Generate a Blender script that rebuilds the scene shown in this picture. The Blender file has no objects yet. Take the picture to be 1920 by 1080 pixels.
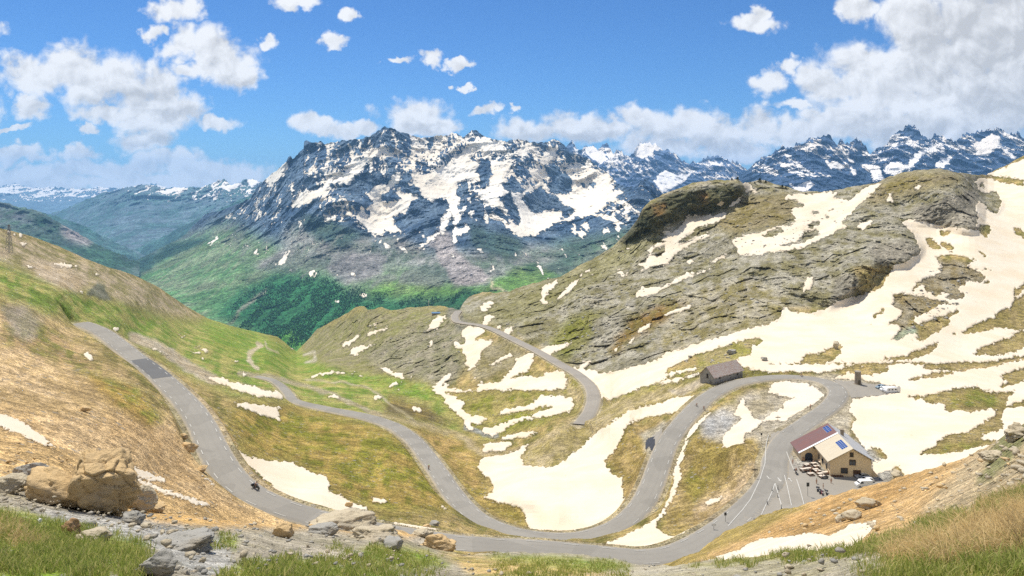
import bpy, bmesh, math, random
import numpy as np
from mathutils import Vector, Matrix
random.seed(5); rng = np.random.default_rng(7)
F, PX0, PY0 = 1440.0, 960.0, 345.0          # focal length in photo pixels, principal column, horizon row
sc = bpy.context.scene; COL = sc.collection

# ------------------------------------------------------------------ numeric helpers
def P(s): return [tuple(float(v) for v in q.split(',')) for q in s.split()]
def lin(c):
    c = np.asarray(c, float)/255.0
    return np.where(c <= .04045, c/12.92, ((c+.055)/1.055)**2.4)
def _h(i, j, k, s):
    n = (i*374761393 + j*668265263 + k*2147483647 + s*974711) & 0xffffffff
    n = ((n ^ (n >> 13))*1274126177) & 0xffffffff
    n = ((n ^ (n >> 16))*2246822519) & 0xffffffff
    return ((n ^ (n >> 15)) & 0xffff).astype(np.float32)/65535.0
def vnoise(x, y, z, s=0):
    """smooth value noise in -1..1"""
    xi = np.floor(x).astype(np.int64); yi = np.floor(y).astype(np.int64); zi = np.floor(z).astype(np.int64)
    fx = (x-xi).astype(np.float32); fy = (y-yi).astype(np.float32); fz = (z-zi).astype(np.float32)
    fx = fx*fx*fx*(fx*(fx*6-15)+10); fy = fy*fy*fy*(fy*(fy*6-15)+10); fz = fz*fz*fz*(fz*(fz*6-15)+10)
    out = 0
    for a in (0, 1):
        wx = fx if a else 1-fx
        for b in (0, 1):
            wy = fy if b else 1-fy
            for c in (0, 1):
                wz = fz if c else 1-fz
                out = out + wx*wy*wz*_h(xi+a, yi+b, zi+c, s)
    return out*2-1
def fbm(x, y, z, oct=4, s=0, g=.5):
    a, t, f, n = 1.0, 0, 1.0, 0
    for o in range(oct):
        t = t + a*vnoise(x*f+o*17.3, y*f+o*5.1, z*f, s+o); n += a; a *= g; f *= 2.03
    return t/n
def ridged(x, y, z, oct=4, s=0, g=.5):
    a, t, f, n = 1.0, 0, 1.0, 0
    for o in range(oct):
        t = t + a*(1-np.abs(vnoise(x*f+o*9.7, y*f+o*3.3, z*f, s+o)))**2; n += a; a *= g; f *= 2.07
    return t/n
def worley(x, y, z, s=0):
    """cell value, and distance to the joint between cells"""
    xi = np.floor(x).astype(np.int64); yi = np.floor(y).astype(np.int64); zi = np.floor(z).astype(np.int64)
    f1 = np.full(x.shape, 9.0, np.float32); f2 = f1.copy(); idv = np.zeros(x.shape, np.float32)
    for a in (-1, 0, 1):
        for b in (-1, 0, 1):
            for c in (-1, 0, 1):
                i, j, k = xi+a, yi+b, zi+c
                d = np.sqrt((i+_h(i, j, k, s)-x)**2+(j+_h(i, j, k, s+1)-y)**2+(k+_h(i, j, k, s+2)-z)**2).astype(np.float32)
                n = d < f1; f2 = np.where(n, f1, np.minimum(f2, d)); idv = np.where(n, _h(i, j, k, s+3), idv); f1 = np.where(n, d, f1)
    return idv, f2-f1
def sstep(x, a, b):
    t = np.clip((x-a)/(b-a), 0, 1); return t*t*(3-2*t)
class TPS:
    """thin-plate spline through scattered control values"""
    def __init__(s, pts, val, lam=1e-4):
        s.p = np.asarray(pts, float)/100.0; n = len(s.p)
        A = np.zeros((n+3, n+3)); A[:n, :n] = s.k(s.p, s.p) + lam*np.eye(n)
        A[:n, n] = 1; A[:n, n+1:] = s.p; A[n, :n] = 1; A[n+1:, :n] = s.p.T
        s.w = np.linalg.solve(A, np.r_[val, 0, 0, 0])
    def k(s, a, b):
        d2 = ((a[:, None]-b[None])**2).sum(-1); return d2**.75
    def __call__(s, q):
        q = np.asarray(q, float)/100.0; n = len(s.p)
        return s.k(q, s.p)@s.w[:n] + s.w[n] + q@s.w[n+1:]
# ------------------------------------------------------------------ rasters over the traced outlines
RX0, RY0, RW, RH = -160, 200, 2240, 900
def blur(a, r):
    r = int(r)
    for _ in range(2):
        for ax in (0, 1):
            p = np.concatenate([np.repeat(a.take([0], ax), r+1, ax), a, np.repeat(a.take([-1], ax), r, ax)], ax)
            c = np.cumsum(p, ax, dtype=np.float64)
            n = a.shape[ax]
            a = ((c.take(range(2*r+1, 2*r+1+n), ax)-c.take(range(0, n), ax))/(2*r+1)).astype(np.float32)
    return a
def fill(m, poly, v=1.0):
    p = np.array(poly, float)-[RX0, RY0]
    x0, y0 = np.maximum(np.floor(p.min(0)).astype(int), 0); x1, y1 = np.minimum(np.ceil(p.max(0)).astype(int)+1, [RW, RH])
    if x1 <= x0 or y1 <= y0: return
    X, Y = np.meshgrid(np.arange(x0, x1)+.001, np.arange(y0, y1)+.001); ins = np.zeros(X.shape, bool)
    for (ax, ay), (bx, by) in zip(p, np.roll(p, -1, 0)):
        if ay == by: continue
        ins ^= ((ay > Y) != (by > Y)) & (X < (bx-ax)*(Y-ay)/(by-ay)+ax)
    m[y0:y1, x0:x1][ins] = v
def line(m, pl, w, v=1.0):
    for (ax, ay), (bx, by) in zip(pl[:-1], pl[1:]):
        x0 = int(max(min(ax, bx)-w-1-RX0, 0)); x1 = int(min(max(ax, bx)+w+2-RX0, RW))
        y0 = int(max(min(ay, by)-w-1-RY0, 0)); y1 = int(min(max(ay, by)+w+2-RY0, RH))
        if x1 <= x0 or y1 <= y0: continue
        X, Y = np.meshgrid(np.arange(x0, x1)+RX0, np.arange(y0, y1)+RY0)
        t = np.clip(((X-ax)*(bx-ax)+(Y-ay)*(by-ay))/((bx-ax)**2+(by-ay)**2+1e-9), 0, 1)
        d = np.hypot(X-ax-t*(bx-ax), Y-ay-t*(by-ay)); m[y0:y1, x0:x1][d <= w] = v
def samp(m, px, py):
    x = np.clip(px-RX0, 0, RW-1.001); y = np.clip(py-RY0, 0, RH-1.001)
    i = x.astype(int); j = y.astype(int); fx = (x-i); fy = (y-j)
    if m.ndim == 3: fx = fx[..., None]; fy = fy[..., None]
    return (m[j, i]*(1-fx)+m[j, i+1]*fx)*(1-fy)+(m[j+1, i]*(1-fx)+m[j+1, i+1]*fx)*fy
def interp(pl, x):
    a = np.array(pl, float); return np.interp(x, a[:, 0], a[:, 1])
class Paint:
    """two albedo rasters (a surface varies between them) filled zone by zone"""
    def __init__(s, a, b): s.A = np.ones((RH, RW, 3), np.float32)*(KA*lin(a)).astype(np.float32); s.B = np.ones((RH, RW, 3), np.float32)*(KA*lin(b)).astype(np.float32)
    def zone(s, polys, a, b, bl=8, k=1.0):
        m = np.zeros((RH, RW), np.float32)
        for p in polys: fill(m, P(p) if isinstance(p, str) else p)
        m = blur(m, bl)[..., None]*k; s.A += (KA*lin(a)-s.A)*m; s.B += (KA*lin(b)-s.B)*m
    def track(s, pl, w, a, b, bl=1, k=1.0):
        m = np.zeros((RH, RW), np.float32); line(m, P(pl), w); m = blur(m, bl)[..., None]*k
        s.A += (KA*lin(a)-s.A)*m; s.B += (KA*lin(b)-s.B)*m

# ------------------------------------------------------------------ node material helpers
def newmat(name):
    m = bpy.data.materials.new(name); m.use_nodes = True; nt = m.node_tree
    return m, nt, nt.nodes, nt.links, nt.nodes['Principled BSDF']
def nmath(nt, op, a, b=None, c=None, clamp=False):
    n = nt.nodes.new('ShaderNodeMath'); n.operation = op; n.use_clamp = clamp
    for i, v in enumerate((a, b, c)):
        if v is None: continue
        if isinstance(v, (int, float)): n.inputs[i].default_value = v
        else: nt.links.new(v, n.inputs[i])
    return n.outputs[0]
def nnoise(nt, vec, scale, detail=4, rough=.55, dist=0):
    n = nt.nodes.new('ShaderNodeTexNoise'); n.inputs['Scale'].default_value = scale; n.inputs['Detail'].default_value = detail
    n.inputs['Roughness'].default_value = rough; n.inputs['Distortion'].default_value = dist
    if vec is not None: nt.links.new(vec, n.inputs['Vector'])
    return n.outputs['Fac']
def nmix(nt, f, a, b, mode='MIX'):
    n = nt.nodes.new('ShaderNodeMix'); n.data_type = 'RGBA'; n.blend_type = mode
    for s, v in ((n.inputs[0], f), (n.inputs[6], a), (n.inputs[7], b)):
        if isinstance(v, (int, float)): s.default_value = v
        elif isinstance(v, (tuple, list)): s.default_value = (*v[:3], 1)
        else: nt.links.new(v, s)
    return n.outputs[2]
def nramp(nt, f, stops, interp='LINEAR'):
    n = nt.nodes.new('ShaderNodeValToRGB'); n.color_ramp.interpolation = interp; e = n.color_ramp.elements
    while len(e) < len(stops): e.new(.5)
    for k, (p, c) in zip(e, stops): k.position = p; k.color = (*c[:3], 1)
    nt.links.new(f, n.inputs[0]); return n.outputs[0]
SNOW = (.70, .62, .49)
KA = 1.18
def terrain_mat(name, s1, s2, amp, bump, bdist, snow=SNOW, edge=.12, nsnow=1.0, stones=None):
    m, nt, N, L, bs = newmat(name)
    co = N.new('ShaderNodeTexCoord').outputs['Object']
    at = N.new('ShaderNodeAttribute'); at.attribute_name = 'col'
    asn = N.new('ShaderNodeAttribute'); asn.attribute_name = 'snow'
    n1 = nnoise(nt, co, s1, 6, .65); n2 = nnoise(nt, co, s2, 5, .7)
    n3 = nnoise(nt, co, s1*.17, 4, .6); n4 = nnoise(nt, co, s2*2.3, 3, .75)
    def punch(n, lo, hi, k=.09):
        mp = N.new('ShaderNodeMapRange'); mp.interpolation_type = 'SMOOTHSTEP'; L.new(n, mp.inputs[0]); mp.inputs[1].default_value = .5-k; mp.inputs[2].default_value = .5+k
        mp.inputs[3].default_value = lo; mp.inputs[4].default_value = hi; return mp.outputs[0]
    v = nmath(nt, 'MULTIPLY', punch(n1, 1-amp*.62, 1+amp*.55), nmath(nt, 'MULTIPLY', punch(n2, 1-amp*.8, 1+amp*.62), nmath(nt, 'MULTIPLY', punch(n4, 1-amp*.7, 1+amp*.55, .07), punch(n3, 1-amp*.3, 1+amp*.3))))
    wet = N.new('ShaderNodeMapRange'); wet.interpolation_type = 'SMOOTHSTEP'; L.new(asn.outputs['Fac'], wet.inputs[0]); wet.inputs[1].default_value = .04; wet.inputs[2].default_value = .4; wet.inputs[3].default_value = 1; wet.inputs[4].default_value = .62
    v = nmath(nt, 'MULTIPLY', v, wet.outputs[0])
    vm = N.new('ShaderNodeVectorMath'); vm.operation = 'SCALE'; L.new(at.outputs['Color'], vm.inputs[0]); L.new(v, vm.inputs['Scale'])
    base = vm.outputs[0]
    if stones:
        for sc_, thr, colr in stones:
            vo = N.new('ShaderNodeTexVoronoi'); vo.inputs['Scale'].default_value = sc_; L.new(co, vo.inputs['Vector'])
            sep = N.new('ShaderNodeSeparateColor'); L.new(vo.outputs['Color'], sep.inputs[0])
            lump = nmath(nt, 'MULTIPLY', nmath(nt, 'LESS_THAN', vo.outputs['Distance'], nmath(nt, 'MULTIPLY', sep.outputs[0], .42)), nmath(nt, 'GREATER_THAN', nmath(nt, 'ADD', sep.outputs[1], nmath(nt, 'MULTIPLY', nmath(nt, 'SUBTRACT', n3, .5), 1.6)), thr))
            base = nmix(nt, nmath(nt, 'MULTIPLY', lump, .75), base, colr)
    t = nmath(nt, 'MULTIPLY_ADD', nmath(nt, 'SUBTRACT', n2, .5), .55*nsnow, asn.outputs['Fac'])
    mr = N.new('ShaderNodeMapRange'); mr.interpolation_type = 'SMOOTHSTEP'; L.new(t, mr.inputs[0])
    mr.inputs[1].default_value = .5-edge; mr.inputs[2].default_value = .5+edge
    sf = mr.outputs[0]
    sn = nmix(nt, punch(n3, 0, .75, .16), snow, (snow[0]*.93, snow[1]*.87, snow[2]*.78)); sn = nmix(nt, nmath(nt, 'MULTIPLY', nmath(nt, 'GREATER_THAN', n1, .665), .45), sn, (snow[0]*.72, snow[1]*.64, snow[2]*.52))
    L.new(nmix(nt, sf, base, sn), bs.inputs['Base Color'])
    bs.inputs['Roughness'].default_value = .95; bs.inputs['Specular IOR Level'].default_value = .15
    bp = N.new('ShaderNodeBump'); bp.inputs['Distance'].default_value = bdist
    L.new(nmath(nt, 'MULTIPLY', nmath(nt, 'SUBTRACT', 1.25, sf), bump), bp.inputs['Strength'])
    L.new(nmath(nt, 'ADD', n1, nmath(nt, 'MULTIPLY', n2, .5)), bp.inputs['Height']); L.new(bp.outputs[0], bs.inputs['Normal'])
    return m
def flat_mat(name, rgb, rough=.7, var=.18, scale=3.0, metal=0.0, rgb2=None, bump=0.0, spec=.3):
    m, nt, N, L, bs = newmat(name)
    co = N.new('ShaderNodeTexCoord').outputs['Object']; n = nnoise(nt, co, scale, 6, .65)
    c2 = rgb2 if rgb2 else tuple(c*(1-2*var) for c in rgb)
    L.new(nmix(nt, nmath(nt, 'MULTIPLY_ADD', n, 2.2, -.6, clamp=True), rgb, c2), bs.inputs['Base Color'])
    bs.inputs['Roughness'].default_value = rough; bs.inputs['Metallic'].default_value = metal; bs.inputs['Specular IOR Level'].default_value = spec
    if bump:
        bp = N.new('ShaderNodeBump'); bp.inputs['Strength'].default_value = bump; bp.inputs['Distance'].default_value = .1
        L.new(n, bp.inputs['Height']); L.new(bp.outputs[0], bs.inputs['Normal'])
    return m
# ------------------------------------------------------------------ object helpers
def tag(o, label=None, cat=None, group=None, kind=None):
    if label: o['label'] = label
    if cat: o['category'] = cat
    if group: o['group'] = group
    if kind: o['kind'] = kind
    return o
def empty(name, loc, rz=0.0, sc_=1.0):
    o = bpy.data.objects.new(name, None); COL.objects.link(o); o.location = loc; o.rotation_euler = (0, 0, rz)
    o.scale = (sc_,)*3; o.empty_display_size = .3; return o
def copy_tree(o, parent=None):
    c = o.copy(); COL.objects.link(c)
    if parent: c.parent = parent
    for ch in o.children: copy_tree(ch, c)
    return c
def mesh_np(name, V, Q, mat, attrs=None, smooth=True, kind='structure', tris=False):
    me = bpy.data.meshes.new(name); n = len(V); k = Q.shape[1]
    me.vertices.add(n); me.vertices.foreach_set('co', np.ascontiguousarray(V, np.float32).ravel())
    me.loops.add(len(Q)*k); me.loops.foreach_set('vertex_index', np.ascontiguousarray(Q, np.int32).ravel())
    me.polygons.add(len(Q)); me.polygons.foreach_set('loop_start', np.arange(0, len(Q)*k, k, dtype=np.int32))
    me.update(calc_edges=True)
    if smooth: me.polygons.foreach_set('use_smooth', np.ones(len(Q), bool))
    for nm, a in (attrs or {}).items():
        if a.ndim == 2:
            at = me.attributes.new(nm, 'FLOAT_COLOR', 'POINT'); at.data.foreach_set('color', np.c_[a, np.ones(n)].astype(np.float32).ravel())
        else:
            at = me.attributes.new(nm, 'FLOAT', 'POINT'); at.data.foreach_set('value', a.astype(np.float32))
    me.materials.append(mat); o = bpy.data.objects.new(name, me); COL.objects.link(o)
    if kind: o['kind'] = kind
    return o
class MB:
    """collects boxes, prisms and tubes, then links them as one mesh"""
    def __init__(s): s.b = bmesh.new()
    def hexa(s, p, mi=0):
        v = [s.b.verts.new(q) for q in p]
        for f in ((0, 3, 2, 1), (4, 5, 6, 7), (0, 1, 5, 4), (1, 2, 6, 5), (2, 3, 7, 6), (3, 0, 4, 7)):
            s.b.faces.new([v[i] for i in f]).material_index = mi
        return s
    def box(s, x0, y0, z0, x1, y1, z1, mi=0):
        return s.hexa([(x0, y0, z0), (x1, y0, z0), (x1, y1, z0), (x0, y1, z0), (x0, y0, z1), (x1, y0, z1), (x1, y1, z1), (x0, y1, z1)], mi)
    def prism(s, prof, a, b, axis='y', mi=0):
        """polygon profile swept from a to b along an axis"""
        f = {'y': lambda u, w, t: (u, t, w), 'x': lambda u, w, t: (t, u, w), 'z': lambda u, w, t: (u, w, t)}[axis]
        A = [s.b.verts.new(f(u, w, a)) for u, w in prof]; B = [s.b.verts.new(f(u, w, b)) for u, w in prof]
        s.b.faces.new(A[::-1]).material_index = mi; s.b.faces.new(B).material_index = mi
        for i in range(len(prof)):
            j = (i+1) % len(prof); s.b.faces.new((A[i], A[j], B[j], B[i])).material_index = mi
        return s
    def tube(s, pts, r, n=6, mi=0, close=False):
        pts = [Vector(p) for p in pts]; R = r if isinstance(r, (list, tuple)) else [r]*len(pts); rings = []
        for i, p in enumerate(pts):
            a = pts[i-1] if (i or close) else p; c = pts[(i+1) % len(pts)] if (i < len(pts)-1 or close) else p
            t = (c-a).normalized(); u = t.cross(Vector((0, 0, 1)) if abs(t.z) < .9 else Vector((1, 0, 0))).normalized(); w = t.cross(u)
            rings.append([s.b.verts.new(p+(u*math.cos(k*2*math.pi/n)+w*math.sin(k*2*math.pi/n))*R[i]) for k in range(n)])
        m = len(pts)
        for i in range(m if close else m-1):
            A, B = rings[i], rings[(i+1) % m]
            for k in range(n): s.b.faces.new((A[k], A[(k+1) % n], B[(k+1) % n], B[k])).material_index = mi
        if not close: s.b.faces.new(rings[0][::-1]).material_index = mi; s.b.faces.new(rings[-1]).material_index = mi
        return s
    def ring(s, c, R, r, ax='y', n=18, k=6, mi=0):
        pts = [(c[0]+R*math.cos(t), c[1], c[2]+R*math.sin(t)) if ax == 'y' else (c[0], c[1]+R*math.cos(t), c[2]+R*math.sin(t)) for t in [i*2*math.pi/n for i in range(n)]]
        return s.tube(pts, r, k, mi, True)
    def disc(s, c, R, t, ax='y', n=16, mi=0):
        d = (0, t/2, 0) if ax == 'y' else ((t/2, 0, 0) if ax == 'x' else (0, 0, t/2))
        return s.tube([Vector(c)-Vector(d), Vector(c)+Vector(d)], R, n, mi)
    def build(s, name, mats, parent=None, smooth=False, bevel=0.0):
        bmesh.ops.recalc_face_normals(s.b, faces=s.b.faces)
        if bevel: bmesh.ops.bevel(s.b, geom=list(s.b.edges), offset=bevel, segments=2, affect='EDGES', profile=.7)
        me = bpy.data.meshes.new(name); s.b.to_mesh(me); s.b.free()
        for m in (mats if isinstance(mats, (list, tuple)) else [mats]): me.materials.append(m)
        if smooth: me.polygons.foreach_set('use_smooth', np.ones(len(me.polygons), bool))
        o = bpy.data.objects.new(name, me); COL.objects.link(o)
        if parent: o.parent = parent
        return o
# ------------------------------------------------------------------ terrain layers
def grid_layer(name, px, top, bot, ctl, nrow, paint, snow, relief, mat, back=(), jag=None, extra_bottom=None, kind='structure', label=None, post=None, warp=2.2, mixf=None, erode=1.0):
    top = np.asarray(top, float); bot = np.asarray(bot, float)
    if jag is not None: top = top+jag
    t = np.linspace(0, 1, nrow)
    if extra_bottom:                              # coarse rows in the hidden lower part
        yb, nb = extra_bottom
        f = np.concatenate([np.linspace(0, 1, nb, endpoint=False)*0, np.zeros(0)])
        PYa = bot[:, None]+(np.minimum(yb, bot)-bot)[:, None]*np.linspace(0, 1, nb, endpoint=False)[None]
        PYb = np.minimum(yb, bot)[:, None]+(top-np.minimum(yb, bot))[:, None]*t[None]
        PY = np.concatenate([PYa, PYb], 1)
    else: PY = bot[:, None]+(top-bot)[:, None]*t[None]
    nc, nr = PY.shape; PX = np.repeat(px[:, None], nr, 1)
    gx = np.arange(px.min()-12, px.max()+25, 12.0); gy = np.arange(PY.min()-8, PY.max()+17, 8.0)
    tps = TPS([(c[0], c[1]) for c in ctl], np.log([c[2] for c in ctl]))
    G = tps(np.stack(np.meshgrid(gx, gy, indexing='ij'), -1).reshape(-1, 2)).reshape(len(gx), len(gy)).astype(np.float32)
    G[1:-1, 1:-1] = (G[1:-1, 1:-1]*4+G[:-2, 1:-1]+G[2:, 1:-1]+G[1:-1, :-2]+G[1:-1, 2:])/8
    def look(a, b):
        u = np.clip((a-gx[0])/12, 0, len(gx)-1.01); v = np.clip((b-gy[0])/8, 0, len(gy)-1.01)
        i = u.astype(int); j = v.astype(int); u = u-i; v = v-j
        return (G[i, j]*(1-u)+G[i+1, j]*u)*(1-v)+(G[i, j+1]*(1-u)+G[i+1, j+1]*u)*v
    D = look(PX, PY)
    D = np.maximum.accumulate(D+np.arange(nr)[None]*2e-5, 1)
    Y = np.exp(D)
    X = Y*(PX-PX0)/F; Z = Y*(PY0-PY)/F
    # outlines wander a little, as real patches do
    wx = fbm(PX/23, PY/14, 0*PX, 4, 11)*warp*1.6; wy = fbm(PX/23, PY/14, 0*PX+5, 4, 23)*warp
    sn = samp(snow, PX+wx, PY+wy) if snow is not None else np.zeros_like(PX, dtype=np.float32)
    if relief is not None:
        d = relief(X, Y, Z, PX, PY, sn); k = 1-d/np.sqrt(X*X+Y*Y+Z*Z); X = X*k; Y = Y*k; Z = Z*k
    sn = np.where((sn > .02) & (sn < .98), sn+erode*(fbm(PX/5.5, PY/3.2, 0*PX+2, 4, 29)*.75), sn)
    A = samp(paint.A, PX+wx*2, PY+wy*2); B = samp(paint.B, PX+wx*2, PY+wy*2)
    m = mixf(X, Y, Z, PX, PY)[..., None]
    col = A*(1-m)+B*m
    if post is not None: X, Y, Z, sn, col = post(X, Y, Z, sn, col, PX, PY)
    if back:
        for dy, dz in back:                       # the far side of the crest
            y1 = Y[:, nr-1]+dy; k = y1/Y[:, nr-1]
            X = np.c_[X, X[:, nr-1]*k]; Y = np.c_[Y, y1]; Z = np.c_[Z, Z[:, nr-1]-dz]
            sn = np.c_[sn, sn[:, nr-1]]; col = np.concatenate([col, col[:, nr-1:nr]], 1)
    V = np.stack([X, Y, Z], -1); n2 = V.shape[1]
    idx = np.arange(nc*n2).reshape(nc, n2)
    Q = np.stack([idx[:-1, :-1], idx[1:, :-1], idx[1:, 1:], idx[:-1, 1:]], -1).reshape(-1, 4)
    o = mesh_np(name, V.reshape(-1, 3), Q, mat, {'col': col.reshape(-1, 3), 'snow': sn.reshape(-1)}, kind=kind)
    return o, dict(px=px, PY=PY, V=V, nr=nr)
def at(g, px, py):
    """surface point of a layer seen at a photo pixel"""
    i = int(np.argmin(np.abs(g['px']-px))); j = int(np.argmin(np.abs(g['PY'][i]-py))); return Vector(g['V'][i, j].tolist())
def atv(g, px, py):
    i = np.clip(np.searchsorted(g['px'], px), 0, len(g['px'])-1); PY = g['PY'][i]; j = np.argmin(np.abs(PY-np.asarray(py)[:, None]), 1) if len(i) < 20000 else np.concatenate([np.argmin(np.abs(PY[k:k+5000]-np.asarray(py)[k:k+5000, None]), 1) for k in range(0, len(i), 5000)])
    return g['V'][i, j].astype(float)
def mask(polys, bl=1):
    m = np.zeros((RH, RW), np.float32)
    for p in polys: fill(m, P(p) if isinstance(p, str) else p)
    return blur(m, bl) if bl else m

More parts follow.
